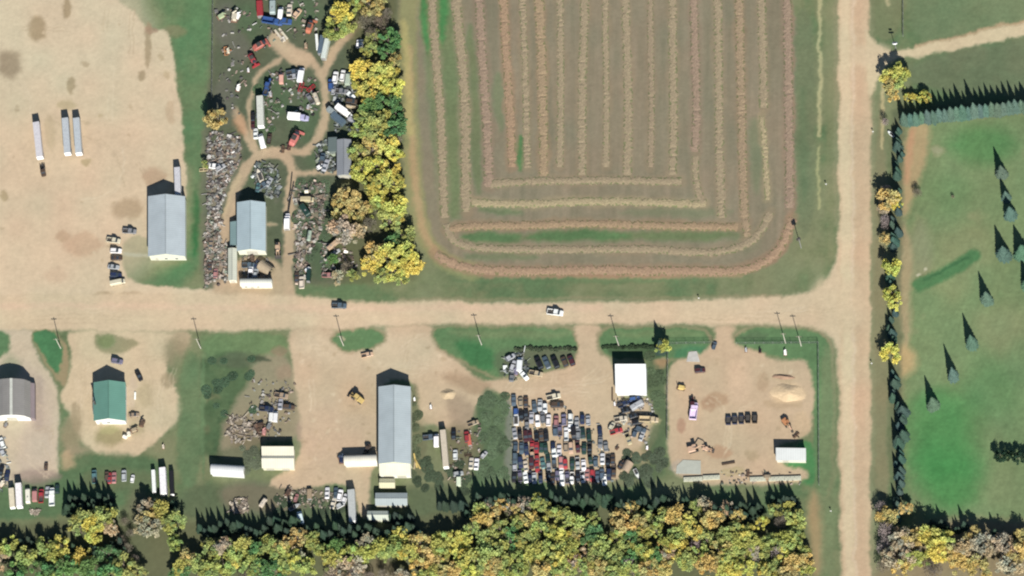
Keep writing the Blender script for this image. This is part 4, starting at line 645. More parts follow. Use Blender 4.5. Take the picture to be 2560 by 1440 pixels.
V('pickup', 236, 1192, -2, 'teal', 'grey green pickup, westernmost on the grass south of the oval drive', G); V('suv', 267, 1190, 0, 'brown', 'brown car next to the red ones south of the oval drive', G, .8, .85); V('sedan', 273, 1195, 0, 'red', 'red car with a pale roof south of the oval drive', G); V('sedan', 285, 1194, 2, 'pink', 'faded pink car right of the red one south of the oval drive', G); V('suv', 310, 1189, 0, 'silver', 'pale silver car on the grass south of the oval drive', G); V('hatch', 331, 1196, 10, 'white', 'small white car at the shade edge south of the oval drive', G, .8, .8)
V('trailer_mid', 385, 1204, -3, 'white', 'thin white trailer beside the white truck south of the weedy field', None, 1.8, (.55, .8, .7)); V('trailer_mid', 409, 1205, -3, 'white', 'bright white box trailer with a ladder rack on the grass south of the weedy field', None, 2, (.95, .95, 1)); V('trailer_mid', 430, 1208, -2, 'black', 'black trailer right of the bright white box trailer', None, 1.8, (.6, .85, .7))
V('skid', 408, 1117, 0, 'cream', 'small cream scrap machine in the grass south east of the oval drive', None, .6, .6)
# --- scrap corner west of the dirt yard
V('pickup', 703, 989, 98, 'tan', 'tan pickup at the edge of the dirt yard, northernmost of the scrap group'); V('suv', 722, 1018, 95, 'brown', 'dark brown car facing the dirt yard below the tan pickup'); V('van', 678, 1040, 4, 'white', 'white van, western one of the touching white pair by the scrap pile', None, 1, .85); V('van', 689, 1041, 4, 'white', 'white van, eastern one of the touching white pair by the scrap pile', None, 1, .85)
V('pickup', 666, 1022, 95, 'navy', 'dark blue pickup behind the pair of white vans'); V('sedan', 701, 1010, 5, 'silver', 'silver car between the tan pickup and the dark brown car'); V('skid', 672, 1066, 30, 'grey', 'grey machine in the scrap south of the white vans'); V('skid', 650, 1062, 80, 'brown', 'brown machine in the scrap west of the white vans'); V('swather', 640, 1075, 60, 'brown', 'rusty implement lying in the logs west of the dirt yard'); V('skid', 660, 1080, 10, 'pink', 'faded pink machine at the south end of the scrap group')
V('loader', 892, 994, 305, 'yellow', 'yellow loader standing in the middle of the big dirt yard', None, 1.4, 1.05)
V('loader', 918, 1122, 210, 'brown', 'brown loader parked just north of the white building by the long shed', None, 1.2, .7); V('skid', 853, 1150, 0, 'navy', 'dark machine at the west end of the white building by the long shed'); V('skid', 853, 1142, 60, 'slate', 'slate grey machine tucked at the corner of the white building')
V('beam', 1038, 1150, -12, 'yellow', 'yellow beam leaning in the weeds east of the long shed, western one'); V('beam', 1043, 1158, -30, 'yellow', 'yellow beam leaning in the weeds east of the long shed, eastern one', sc=(1, .8, 1)); V('beam', 1036, 1162, 8, 'gold', 'short dull yellow beam in the weeds east of the long shed', sc=(1, .5, 1))
# --- south of the dirt yard
V('sedan', 818, 1232, 2, 'white', 'white car with black windows, westernmost south of the dirt yard'); V('suv', 850, 1238, 12, 'white', 'white car in the cluster left of the long grey trailer'); V('hatch', 862, 1246, 20, 'white', 'white small car touching the long grey trailer'); V('sedan', 833, 1258, 15, 'cream', 'cream car half in the grass left of the long grey trailer'); V('sedan', 840, 1232, 0, 'slate', 'slate blue car between the white cars south of the dirt yard'); V('hatch', 852, 1262, 60, 'silver', 'silver car lying at an angle below the white cars south of the dirt yard')
V('trailer_long', 881, 1267, -3, (.36, .37, .36), 'long grey semi trailer standing south of the dirt yard', None, 2.2, (1.05, .85, 1)); V('container', 774, 1236, 0, 'tan', 'tan container in the brush south of the dirt yard', None, 1, (.7, .65, .6)); V('skid', 720, 1231, 30, 'brown', 'brown machine in the brush at the south edge of the dirt yard'); V('van', 751, 1295, -12, (.6, .72, .74), 'pale blue van hidden between the spruces', None, 1.2, 1.05); V('boat', 735, 1268, 60, 'silver', 'silver boat half hidden in the brush south of the dirt yard', None, .8, .8)
V('camper', 658, 1257, 35, 'cream', 'cream camper trailer in the brush south west of the dirt yard', None, 1, .65); V('suv', 740, 1244, 20, 'pink', 'faded car in the brush near the tan container', None, .8, .7)
# --- east of the long shed
V('trailer_long', 1112, 1124, -5, 'cream', 'long cream trailer standing east of the long shed', None, 2.0, (.85, 1.0, .9)); V('van', 1091, 1101, 0, 'white', 'white van left of the long cream trailer', None, 1.1); V('pickup', 1075, 1093, 85, 'slate', 'slate blue pickup left of the white van east of the long shed'); V('hatch', 1138, 1136, 0, 'white', 'small white car right of the long cream trailer'); V('sedan', 1134, 1085, 0, 'black', 'black car north right of the long cream trailer'); V('container', 1173, 1100, -8, (.50, .13, .09), 'red container with a white strip in the weeds east of the long trailer', None, 1, (.55, .75, .55)); V('suv', 1167, 1092, -5, 'red', 'red car against the red container in the weeds'); V('sedan', 1178, 1158, 5, 'cream', 'cream car near the car yard weeds, western of two'); V('sedan', 1191, 1160, 5, 'white', 'white car near the car yard weeds, eastern of two'); V('van', 1147, 1201, 0, (.6, .65, .5), 'pale green van in the grass south of the long cream trailer', None, 1, .9); V('hatch', 1146, 1184, 80, 'silver', 'silver car just north of the pale green van'); V('hatch', 1210, 1136, 40, 'silver', 'silver car half hidden in the brush west of the car yard', None, .8, .8); V('pickup', 1183, 1058, 70, 'tan', 'tan pickup in the brush north west of the car yard', None, .8, .8); V('skid', 1077, 1018, 0, 'white', 'small white machine on the dirt east of the long shed', None, .6, .6); V('skid', 1036, 998, 0, 'white', 'small white object standing in the weeds by the long shed', None, .6, .5); V('swather', 1170, 1140, 0, 'brown', 'rusty implement in the weeds below the red container', None, .5, .6)
# --- north of the car yard
V('van', 1299, 911, 5, 'white', 'white van standing in the weeds north of the car yard', None, 1.2, 1.1); V('sedan', 1310, 938, 140, 'white', 'white car with a bare engine bay south of the white van'); V('pickup', 1340, 934, 100, 'gold', 'olive tan pickup on the dirt right of the white car'); V('suv', 1283, 915, 20, 'silver', 'silver car in the weeds left of the white van'); V('sedan', 1280, 940, 10, 'grey', 'dark grey car in the junk below the silver one'); V('skid', 1290, 930, 0, 'purple', 'purple grey machine in the junk left of the white car'); V('hatch', 1276, 893, 60, 'silver', 'silver car at the north end of the junk by the grass island')
G = 'dark cars parked side by side below the grass island'
for k, (u, v, c, l) in enumerate([(1347, 908, 'black', 'black car, westernmost of the slanted row below the grass island'), (1366, 906, 'slate', 'slate grey car, second of the slanted row below the grass island'), (1388, 906, 'black', 'black car with white trim, third of the slanted row below the grass island'), (1411, 904, 'brown', 'dark brown car, fourth of the slanted row below the grass island'), (1428, 901, 'maroon', 'maroon car, easternmost of the slanted row below the grass island')]): V(['suv', 'sedan', 'suv', 'hatch', 'hatch'][k], u, v, -24, c, l, G, .8, 1.15)
# --- the car yard
def cy(x, y): return 1250+x/5.334, 960+y/5.334
ROWS = [('first', [(185, 215, 'slate'), (275, 240, 'tan'), (345, 240, 'brown'), (455, 300, 'slate'), (535, 285, 'silver'), (600, 325, 'white')]),
 ('second', [(215, 400, 'blue'), (215, 470, 'white', 'boat'), (285, 430, 'black'), (350, 400, 'black'), (360, 530, 'grey'), (420, 450, 'silver'), (505, 490, 'white'), (575, 450, 'grey'), (645, 480, 'white'), (750, 500, 'pink'), (850, 470, 'purple'), (940, 470, 'white'), (935, 550, 'white'), (1025, 520, 'silver'), (1100, 470, 'navy'), (1170, 480, 'silver')]),
 ('third', [(200, 660, 'silver'), (270, 670, 'black'), (340, 700, 'maroon'), (400, 690, 'maroon'), (490, 690, 'black'), (550, 690, 'brown'), (618, 690, 'black'), (800, 610, 'purple'), (740, 610, 'slate'), (880, 650, 'white'), (885, 715, 'white', 'hatch'), (985, 660, 'black', 'van'), (1040, 660, 'grey'), (1110, 650, 'green'), (1185, 690, 'green'), (1330, 620, 'navy'), (1340, 780, 'grey')]),
 ('fourth', [(205, 830, 'slate'), (285, 860, 'slate'), (355, 870, 'navy'), (425, 830, 'red'), (425, 930, 'peach'), (490, 850, 'red'), (555, 850, 'green'), (612, 850, 'green'), (710, 830, 'navy'), (720, 915, 'white', 'hatch'), (790, 890, 'white'), (880, 830, 'tan'), (950, 860, 'peach'), (1040, 840, 'maroon'), (1120, 860, 'green'), (1195, 850, 'black'), (1410, 830, 'grey')]),
 ('fifth', [(200, 1000, 'slate'), (200, 1090, 'silver', 'hatch'), (270, 1050, 'navy'), (345, 1090, 'cream'), (420, 1060, 'maroon'), (490, 970, 'red'), (497, 1100, 'red'), (570, 1050, 'teal'), (640, 1000, 'green'), (655, 1110, 'silver', 'hatch'), (725, 1050, 'slate'), (815, 1050, 'pink'), (870, 1060, 'red'), (965, 1060, 'green'), (1035, 1060, 'silver'), (1115, 1080, 'white'), (1200, 990, 'green'), (1270, 1030, 'slate'), (1370, 1000, 'white'), (1440, 1030, 'black'), (1505, 1010, 'brown')]),
 ('sixth', [(195, 1240, 'black'), (265, 1220, 'purple'), (340, 1240, 'white'), (400, 1240, 'navy'), (460, 1250, 'silver'), (540, 1240, 'navy'), (650, 1220, 'black'), (705, 1270, 'brown'), (760, 1220, 'purple'), (820, 1180, 'white'), (830, 1280, 'white'), (895, 1240, 'purple'), (960, 1250, 'white'), (1035, 1230, 'black'), (1105, 1240, 'white'), (1165, 1210, 'pink'), (1230, 1220, 'red'), (1300, 1230, 'slate'), (1360, 1210, 'slate'), (1392, 1280, 'white'), (1450, 1210, 'navy'), (1520, 1170, 'brown')])]
rc = random.Random(4)
for rn, L in ROWS:
    L = sorted(L, key=lambda a: a[0])
    for k, it in enumerate(L):
        u, v = cy(it[0], it[1]); kind = it[3] if len(it) > 3 else rc.choice(['sedan', 'sedan', 'suv', 'hatch', 'pickup']); w = {'boat': 'boat', 'van': 'van', 'pickup': 'pickup'}.get(kind, 'car')
        V(kind, u+rc.uniform(-.8, .8), v+rc.uniform(-1, 1), rc.choice([0, 180])+rc.gauss(-2, 3), it[2], f'{it[2]} {w}, {ordw(k+1)} from the west in the {rn} row of the car yard', 'cars packed in the salvage rows', .8, 1.0 if kind != 'pickup' else .86)
V('pickup', 1384, 992, 78, 'cream', 'cream pickup parked across the top of the packed car yard'); V('suv', 1393, 1013, 90, 'brown', 'dark brown car parked crosswise above the packed rows', None, .8, 1.1)
for (x, y, a, c, k, l) in [(1800, 200, 80, 'blue', 'suv', 'blue car just south of the brilliant white shed'), (1650, 265, 70, 'navy', 'pickup', 'dark pickup, north west of the loose group east of the car yard'), (1685, 350, 75, 'black', 'sedan', 'black car second from the north in the loose group east of the car yard'), (1830, 290, 60, 'silver', 'camper', 'grey camper in the loose group south of the white shed'), (1790, 420, 70, 'black', 'sedan', 'black car beside the beige truck in the loose group'), (1610, 465, 80, 'cream', 'pickup', 'beige pickup at the west of the loose group east of the car yard'), (1830, 510, 80, 'black', 'suv', 'black car below the beige truck in the loose group'), (1490, 560, 30, 'cream', 'hatch', 'cream small car beside the red one'), (1550, 630, 75, 'red', 'pickup', 'red pickup in the loose group east of the car yard'), (1880, 605, 110, 'slate', 'suv', 'slate car south east in the loose group'), (1890, 690, 20, 'silver', 'sedan', 'silver car at the brush edge of the loose group'), (1800, 645, 20, 'slate', 'hatch', 'slate small car below the black ones in the loose group'), (1990, 480, 92, 'gold', 'grain_truck', 'beige grain truck at the east edge of the loose group'), (1710, 730, 160, 'gold', 'pickup', 'olive pickup alone south of the loose group'), (1625, 1075, 35, 'brown', 'sedan', 'brown car alone on the dirt south east of the car yard'), (1690, 1100, 30, 'tan', 'canopy', 'tan half round canopy beside the brown car'), (1495, 130, 0, 'brown', 'beam', 'brown post lying beside the white shed'), (1528, 265, 0, 'white', 'skid', 'small white machine north west of the loose group'), (1560, 850, 40, 'brown', 'skid', 'small brown machine on the bare dirt of the loose group'), (1820, 1190, 155, 'white', 'boat', 'white narrow boat in the brush south east of the car yard'), (1960, 850, 10, 'white', 'skid', 'white small machine in the brush east of the car yard'), (1690, 480, 10, 'cream', 'skid', 'cream small machine in the middle of the loose group')]:
    u, v = cy(x, y); V(k, u, v, a, c, l, None, .8, .55 if k == 'skid' else (.9 if k != 'boat' else .7))
# --- the fenced yard
V('grain_truck', 1735, 1028, 8, (.50, .42, .54), 'pale purple and white truck at the west side of the fenced yard', None, 1.3, (1.15, .85, 1)); V('farm_tractor', 1732, 1006, 0, 'maroon', 'maroon tractor directly above the pale purple truck', None, 1.2, .95)
V('skid', 1703, 969, 100, 'yellow', 'pale yellow machine near the west fence of the yard', None, .8, 1.1); V('suv', 1750, 926, 85, 'maroon', 'dark maroon car near the north west of the fenced yard', None, .8, .9)
for k, (x, y) in enumerate([(690, 795), (745, 790), (802, 786), (858, 778), (917, 780)]): V('skip', 1620+x/3.43, 820+y/3.43, 4, 'navy' if k < 3 else 'black', ['dark blue dumpster, westernmost of the five in a row', 'dark blue dumpster, second from the west of the five', 'dark blue dumpster, middle one of the five in a row', 'black dumpster, fourth from the west of the five', 'black dumpster, easternmost of the five in a row'][k], 'dumpsters in a row in the fenced yard', .7)
V('excavator', 1965, 1056, 140, 'orange', 'rusty orange excavator in the east of the fenced yard', None, 1.2, .8); V('swather', 1988, 1086, 130, 'brown', 'dark implement trailing south east of the rusty excavator', None, .5, .6)
V('excavator', 1733, 1122, 75, 'peach', 'cream and orange excavator in the south west of the fenced yard', None, 1.2, .9); V('loader', 1768, 1122, 100, 'peach', 'sandy loader right of the cream excavator in the fenced yard', None, 1.2, .65); V('beam', 1821, 1158, 80, 'brown', 'dark beam lying on the south dirt of the fenced yard', None, .2, (1.3, .85, 1)); V('skid', 1963, 882, 0, 'white', 'small white machine in the grass at the north east of the fenced yard', None, .6, .75); V('skid', 1865, 875, 0, 'silver', 'small pale machine at the north edge of the fenced yard', None, .6, .6); V('suv', 1786, 864, 20, 'slate', 'slate car parked in the gateway of the fenced yard', None, .6, .7); V('skid', 1900, 877, 0, 'black', 'small black machine standing at the north edge of the fenced yard', None, .6, .6); V('skid', 1917, 1192, 90, 'tan', 'tan machine by the south fence of the yard'); V('swather', 1867, 1184, 90, 'brown', 'rusty implement lying by the south fence of the yard', None, .4, .6)
# --- scrapyard vehicles (coordinates from the enlarged crop)
def sy(x, y): return 500+x/3.79, y/3.79
for (k, x, y, a, c, s, l) in [('container', 570, 90, -3, 'red', (.95, 1.1, 1), 'big red container at the top of the scrapyard'), ('van', 762, 125, 5, 'white', 1, 'white van right of the big red container'), ('grain_truck', 690, 205, 100, 'blue', 1, 'blue truck left of the twin blue one below the white van'), ('pickup', 790, 200, 95, 'blue', 1.2, 'blue pickup directly below the white van'), ('camper', 690, 70, 0, (.30, .36, .34), 1, 'grey green camper between the red container and the white van'), ('sedan', 845, 90, 5, 'cream', 1.1, 'cream car right of the white van at the top of the scrapyard'), ('hatch', 920, 120, 40, 'peach', 1.1, 'peach coloured car near the top of the scrapyard'), ('combine', 1045, 250, 20, (.36, .12, .07), .75, 'rusty red combine left of the yellow tree at the scrapyard top'), ('beam', 748, 330, -38, 'cream', (1.5, 1.1, 1), 'cream beam, western one of the diagonal pair'), ('beam', 785, 310, -38, 'cream', (1.5, 1.0, 1), 'cream beam, eastern one of the diagonal pair'), ('skid', 325, 160, 10, 'cream', 1.5, 'pale scrap machine in the north west of the scrapyard'), ('skid', 355, 150, 30, 'white', 1.1, 'whitish scrap machine touching the pale one in the north west'), ('skid', 200, 150, 60, (.3, .36, .22), 1.2, 'pale green scrap machine by the west edge of the scrapyard'), ('swather', 230, 480, 80, 'orange', .8, 'orange implement by the west fence of the scrapyard'), ('skid', 265, 480, 0, 'cream', .8, 'cream scrap beside the orange implement'), ('combine', 575, 430, 60, (.36, .11, .08), .8, 'faded red combine west of the sandy clearing'), ('combine', 500, 565, 150, 'red', .7, 'bright red combine south west of the faded red one'), ('skid', 455, 660, 0, 'white', .6, 'small white box below the bright red combine'), ('trailer_short', 1110, 400, -5, 'white', (.4, .85, .5), 'thin white trailer on the east side of the sandy clearing'), ('container', 1150, 430, 8, 'slate', (.7, 1.3, .9), 'blue grey container leaning along the pale one'), ('container', 1190, 470, 12, (.45, .5, .46), (.75, 1.4, 1), 'pale grey green container on the east side of the clearing'), ('van', 770, 740, 0, (.5, .28, .22), .9, 'pinkish brown van south of the sandy clearing'), ('van', 955, 710, 10, 'white', 1.15, 'white van, brightest one inside the northern loop track'), ('pickup', 880, 680, 80, 'slate', 1.0, 'slate pickup left of the brightest white van'), ('pickup', 885, 720, 85, 'silver', .9, 'silver pickup below the slate one in the northern loop'), ('swather', 940, 815, 100, 'red', .9, 'red curved implement in the northern loop, western part'), ('swather', 1040, 820, 135, 'red', .8, 'red implement in the northern loop, eastern part'), ('tank_trailer', 1105, 940, -20, 'cream', .9, 'cream tank trailer at the east side of the northern loop'), ('pickup', 1040, 930, -30, 'grey', .9, 'grey pickup left of the cream tank trailer'), ('skid', 1020, 1010, 20, 'silver', .7, 'silver scrap below the grey pickup'), ('suv', 1280, 730, 10, 'white', 1.1, 'white car, western one at the top of the east cluster'), ('suv', 1350, 710, 10, 'white', 1.0, 'white car, middle one at the top of the east cluster'), ('van', 1405, 740, 8, (.35, .4, .33), 1.1, 'grey green van at the top of the east cluster by the trees'), ('suv', 1238, 800, 0, 'blue', 1.1, 'blue car at the west side of the east cluster'), ('hatch', 1262, 850, 10, 'silver', .9, 'pale car right below the blue one'), ('sedan', 1420, 890, 130, 'white', 1, 'white car in the middle of the east cluster'), ('suv', 1440, 960, 95, 'brown', 1.1, 'brown car against the trees in the east cluster'), ('pickup', 1330, 860, 95, 'grey', 1, 'dark grey pickup between the blue car and the white car'), ('tank_trailer', 1430, 1010, 100, 'tan', .7, 'tan tank on wheels below the brown car'), ('box_truck', 1370, 1065, 125, 'white', .95, 'white box truck parked diagonally in the east cluster'), ('camper', 1450, 1150, 130, 'silver', .8, 'silver camper below the diagonal white truck'), ('container', 1310, 1130, 128, 'slate', 1.0, 'slate container lying diagonally in the east cluster'), ('container', 1250, 1060, 128, (.2, .23, .22), (.8, .7, .9), 'dark grey container left of the slate one'), ('hatch', 1498, 408, 5, 'white', .9, 'white small car in the tree shade, western of two'), ('hatch', 1528, 402, 5, 'white', .85, 'white small car in the tree shade, eastern of two'), ('farm_tractor', 650, 790, 20, 'blue', 1.0, 'blue tractor above the long grey trailer in the scrapyard'), ('pickup', 630, 840, 20, 'blue', .95, 'blue pickup below the blue tractor'), ('skid', 665, 890, 0, 'silver', .8, 'silver scrap machine under the blue pickup'), ('trailer_long', 580, 1075, -2, (.42, .41, .38), (1, .85, 1), 'long pale trailer inside the western loop of the scrapyard'), ('suv', 500, 1100, 0, 'black', .9, 'black car left of the long pale trailer'), ('hatch', 540, 1090, 0, 'white', .6, 'tiny white car against the long pale trailer'), ('sedan', 525, 1260, 0, 'white', 1, 'white car below the black one at the trailer end'), ('van', 585, 1335, -15, 'white', 1.15, 'white van at the south end of the long pale trailer'), ('suv', 500, 1180, 0, 'maroon', .8, 'maroon car between the black and the white car'), ('pickup', 655, 1310, 10, 'brown', .8, 'dark pickup right of the white van at the trailer end'), ('box_truck', 935, 1115, 95, (.35, .36, .5), 1.0, 'white and blue box truck in the middle of the scrapyard'), ('combine', 905, 1310, 30, (.5, .16, .14), .85, 'pinkish red combine south of the white and blue box truck'), ('swather', 830, 1380, 90, 'maroon', .7, 'dark maroon implement on the track junction'), ('swather', 770, 1405, 90, 'brown', .7, 'dark implement left of the maroon one on the track junction'), ('skid', 360, 830, 20, 'white', 1.0, 'white scrap machine in the west of the scrapyard'), ('skid', 1000, 430, 0, 'tan', .8, 'tan scrap by the clearing below the rusty red combine'), ('pickup', 430, 1230, 0, 'cream', .01, '')]:
    if not l: continue
    u, v = sy(x, y); V(k, u, v, a, c, l, None, 1.2, s)
def my(x, y): return 500+x/3.6, 360+y/3.6
for (k, x, y, a, c, s, l) in [('sedan', 140, 200, 95, 'white', 1.15, 'white car with sun on it in the dense junk rows of the west side'), ('suv', 185, 210, 60, 'silver', .9, 'silver car touching the sunlit white one in the junk rows'), ('boat', 540, 285, -20, 'cream', 1.0, 'cream boat in the junk island north of the blue grey shed'), ('pickup', 570, 370, 60, 'slate', 1, 'slate pickup on the junk island north of the blue grey shed'), ('sedan', 620, 340, 30, 'silver', .9, 'silver car on the junk island right of the slate pickup'), ('sedan', 520, 390, 10, 'teal', .9, 'grey green car at the south of the junk island'), ('sedan', 1130, 190, 20, 'silver', 1.1, 'silver car left of the long narrow grey building'), ('pickup', 1100, 140, 10, 'slate', 1, 'slate pickup in the junk left of the long narrow grey building'), ('hatch', 1080, 200, 60, 'white', .8, 'white hatchback in the junk left of the long narrow grey building'), ('bale', 960, 425, 0, 'cream', 1.0, 'cream tank like bale right of the auger'), ('van', 965, 500, 90, 'gold', 1.0, 'golden tan van in the eastern junk right of the auger'), ('camper', 945, 600, -35, 'green', 1, 'dark green camper in the eastern junk'), ('tank_trailer', 985, 830, 10, (.32, .4, .32), .75, 'pale green tank in the grass east of the track'), ('camper', 1195, 915, 48, 'peach', (.7, .8, .8), 'peach and white camper under the golden trees'), ('beam', 1380, 770, 50, 'cream', (2, .8, 1), 'cream plank under the big pale tree'), ('pickup', 1155, 1180, 92, 'pink', .9, 'faded pickup at the south edge of the golden trees'), ('sedan', 1220, 970, 60, 'silver', .8, 'silver car below the peach camper'), ('skid', 965, 1130, 60, 'white', .9, 'white machine in the eastern junk near the road'), ('suv', 915, 1245, 0, 'cream', 1.1, 'cream car nearest the road in the eastern junk'), ('sedan', 870, 1200, 0, 'brown', 1, 'brown car beside the cream car in the eastern junk'), ('container', 980, 1190, 5, 'green', (.6, .8, .8), 'green container in the eastern junk near the road'), ('pickup', 455, 1155, 5, 'white', .95, 'white pickup behind the low arched building'), ('suv', 500, 1165, 10, 'silver', .95, 'silver blue car behind the low arched building'), ('pickup', 440, 1090, 90, 'slate', 1, 'slate pickup north of the white one behind the arched building'), ('sedan', 510, 1090, 20, 'navy', 1, 'navy car left of the tan canopy'), ('canopy', 590, 1115, 125, 'tan', 1.15, 'tan half round canopy behind the low arched building'), ('skid', 470, 1035, 0, 'brown', 1, 'brown scrap machine below the blue grey shed door'), ('sedan', 100, 890, 5, 'tan', 1, 'tan car in the south west junk rows'), ('hatch', 140, 1160, 5, 'pink', 1, 'pink car in the south west junk rows near the road'), ('sedan', 90, 1100, 0, 'brown', .9, 'brown car in the south west junk rows'), ('swather', 30, 240, 0, (.45, .38, .22), .7, 'tan implement at the west fence of the scrapyard')]:
    u, v = my(x, y); V(k, u, v, a, c, l, None, .9, s)
# ------------------------------------------------------------------ junk nobody could count
JM = mat('mixed_scrap', rough=.6, vcol=True, var=.2, vscale=2)
PALS = {'grey': [(.24, .23, .21), (.14, .13, .12), (.36, .35, .32), (.07, .06, .055), (.22, .17, .13), (.5, .49, .46), (.25, .26, .22), (.33, .25, .20)], 'rust': [(.20, .15, .11), (.30, .24, .19), (.08, .06, .05), (.34, .27, .22), (.46, .43, .38), (.19, .17, .14), (.30, .29, .25), (.13, .16, .12)], 'log': [(.36, .31, .24), (.45, .4, .32), (.2, .16, .12), (.28, .23, .18)], 'cool': [(.17, .20, .19), (.09, .11, .11), (.36, .38, .37), (.05, .06, .06), (.22, .25, .19), (.16, .16, .13)]}
def inpoly(x, y, P):
    c = False
    for i in range(len(P)):
        x0, y0 = P[i]; x1, y1 = P[i-1]
        if (y0 > y) != (y1 > y) and x < (x1-x0)*(y-y0)/(y1-y0)+x0: c = not c
    return c
def junk(name, label, cat, P, n, pal, seed, smin=.4, smax=1.5, lng=1.0):
    rnd = random.Random(seed); xs = [p[0] for p in P]; ys = [p[1] for p in P]; mb = MB(); pal = PALS[pal]; base = PX(sum(xs)/len(xs), sum(ys)/len(ys)); k = 0
    while k < n:
        u, v = rnd.uniform(min(xs), max(xs)), rnd.uniform(min(ys), max(ys))
        if not inpoly(u, v, P) or math.sin(u*.23+seed)+math.sin(v*.19+u*.05) < -.9+rnd.random()*.4: continue
        k += 1; p = PX(u, v)-base; f_ = rnd.uniform(.35, 1.0) if rnd.random() < .95 else 1.5; c = tuple(min(.8, x*f_) for x in rnd.choice(pal)); a, b, h = rnd.uniform(smin, smax), rnd.uniform(smin, smax)*lng*rnd.uniform(.7, 1.6), rnd.uniform(.08, .7)*min(1.0, smax*.8); t = rnd.random(); rz = rnd.uniform(0, 6.3)
        if t < .55: mb.box((p.x, p.y, h/2+.05), (a, b, h), rz, rnd.uniform(.5, 1), rnd.uniform(-.3, .3), rnd.uniform(-.3, .3), c)
        elif t < .75: d = Vector((math.cos(rz), math.sin(rz), rnd.uniform(-.05, .3))); q = Vector((p.x, p.y, .25)); mb.cyl(q, q+d*b*1.5, .08+a*.12, .06+a*.1, 6, c)
        elif t < .85: mb.cyl((p.x, p.y, .02), (p.x, p.y, .3+h*.5), a*.45, a*.45, 8, c)
        else: mb.box((p.x, p.y, .3), (a*1.2, b*1.2, .05), rz, 1, rnd.uniform(-.7, .7), rnd.uniform(-.5, .5), c)
    o = mb.build(name, JM); o.location = base; tag(o, label, cat, kind='stuff')
junk('scrap_litter', 'dense grey scrap filling the west strip of the scrapyard', 'scrap', [(520, 335), (545, 325), (600, 345), (603, 400), (575, 450), (555, 520), (520, 540), (516, 400)], 558, 'grey', 1)
junk('scrap_litter', 'brownish scrap strip running down the west edge to the road', 'scrap', [(520, 540), (556, 520), (550, 600), (540, 700), (530, 720), (512, 716), (512, 600)], 434, 'rust', 2)
junk('scrap_litter', 'grey rusty scrap in the rows beside the long white narrow building', 'scrap', [(545, 600), (568, 610), (568, 705), (545, 712)], 136, 'rust', 3)
junk('scrap_litter', 'mixed scrap on the island north of the blue grey shed', 'scrap', [(640, 410), (665, 402), (695, 425), (700, 480), (692, 500), (665, 490), (640, 470), (630, 440)], 204, 'cool', 4)
junk('scrap_litter', 'mixed scrap scattered along the right side of the southern track', 'scrap', [(735, 470), (760, 450), (815, 460), (820, 520), (800, 600), (770, 640), (770, 700), (738, 712), (732, 560)], 384, 'rust', 5)
junk('scrap_litter', 'scrap left of the long narrow grey building', 'scrap', [(795, 360), (840, 340), (843, 435), (790, 430)], 161, 'cool', 6)
junk('scrap_litter', 'thin scatter of scrap over the north west of the scrapyard', 'scrap', [(538, 10), (640, 20), (650, 110), (620, 180), (600, 300), (540, 240)], 70, 'grey', 7)
junk('scrap_litter', 'scrap between the vehicles of the east cluster', 'scrap', [(830, 200), (880, 185), (895, 330), (840, 330), (825, 270)], 161, 'cool', 8)
junk('scrap_litter', 'scrap around the vehicles at the top of the scrapyard', 'scrap', [(640, -20), (800, -20), (790, 80), (700, 110), (650, 90)], 99, 'rust', 9)
junk('scrap_litter', 'scrap inside the northern loop track', 'scrap', [(680, 170), (790, 200), (790, 290), (700, 290), (660, 350), (640, 300)], 117, 'grey', 10)
junk('scrap_litter', 'scrap under the golden trees at the south of the belt', 'scrap', [(805, 600), (870, 610), (900, 680), (800, 700)], 99, 'rust', 11)
junk('log_pile', 'pile of pale logs and branches in the weeds west of the dirt yard', 'log pile', [(570, 1040), (600, 1035), (650, 1060), (655, 1090), (600, 1110), (565, 1090)], 161, 'log', 12, .3, .9, 2.5)
junk('scrap_litter', 'scrap around the vans west of the dirt yard', 'scrap', [(620, 940), (740, 960), (740, 1030), (700, 1100), (640, 1100), (620, 1010)], 124, 'grey', 13, .3, 1.1)
junk('scrap_litter', 'scrap in the weeds north of the car yard', 'scrap', [(1262, 885), (1310, 880), (1325, 930), (1290, 955), (1262, 940)], 104, 'cool', 14)
junk('scrap_litter', 'car parts between the rows of the packed car yard', 'scrap', [(1275, 990), (1400, 1000), (1500, 1060), (1545, 1190), (1530, 1210), (1280, 1210)], 260, 'cool', 15, .25, .8)
junk('scrap_litter', 'parts among the loose vehicles east of the car yard', 'scrap', [(1540, 990), (1630, 990), (1640, 1050), (1620, 1110), (1540, 1080)], 124, 'grey', 16, .3, 1.0)
junk('scrap_litter', 'scrap in the brush below the big dirt yard', 'scrap', [(690, 1218), (800, 1225), (870, 1240), (860, 1275), (760, 1270), (690, 1260)], 120, 'log', 17, .3, 1.1)
junk('rock_pile', 'pale heap of broken concrete and rocks in the grass south west of the dirt yard', 'rock pile', [(572, 1255), (600, 1242), (625, 1245), (625, 1275), (595, 1292), (578, 1275)], 104, 'log', 18, .4, 1.3)
junk('rock_pile', 'small pale heap of rocks in the grass below the row of trailers', 'rock pile', [(76, 1276), (104, 1274), (104, 1286), (78, 1288)], 48, 'log', 19, .4, 1.0)
junk('scrap_litter', 'bits of scrap east of the long cream trailer', 'scrap', [(1125, 1080), (1200, 1060), (1205, 1160), (1150, 1210), (1125, 1200)], 96, 'rust', 20, .3, 1.0)
junk('scrap_litter', 'bits of scrap around the loader and beams at the fenced yard south side', 'scrap', [(1800, 1180), (2010, 1180), (2010, 1212), (1800, 1212)], 56, 'rust', 21, .3, 1.0)
junk('scrap_litter', 'scrap at the left edge below the quonset building', 'scrap', [(-20, 1080), (10, 1080), (24, 1150), (26, 1230), (-20, 1235)], 88, 'cool', 22, .3, 1.2)
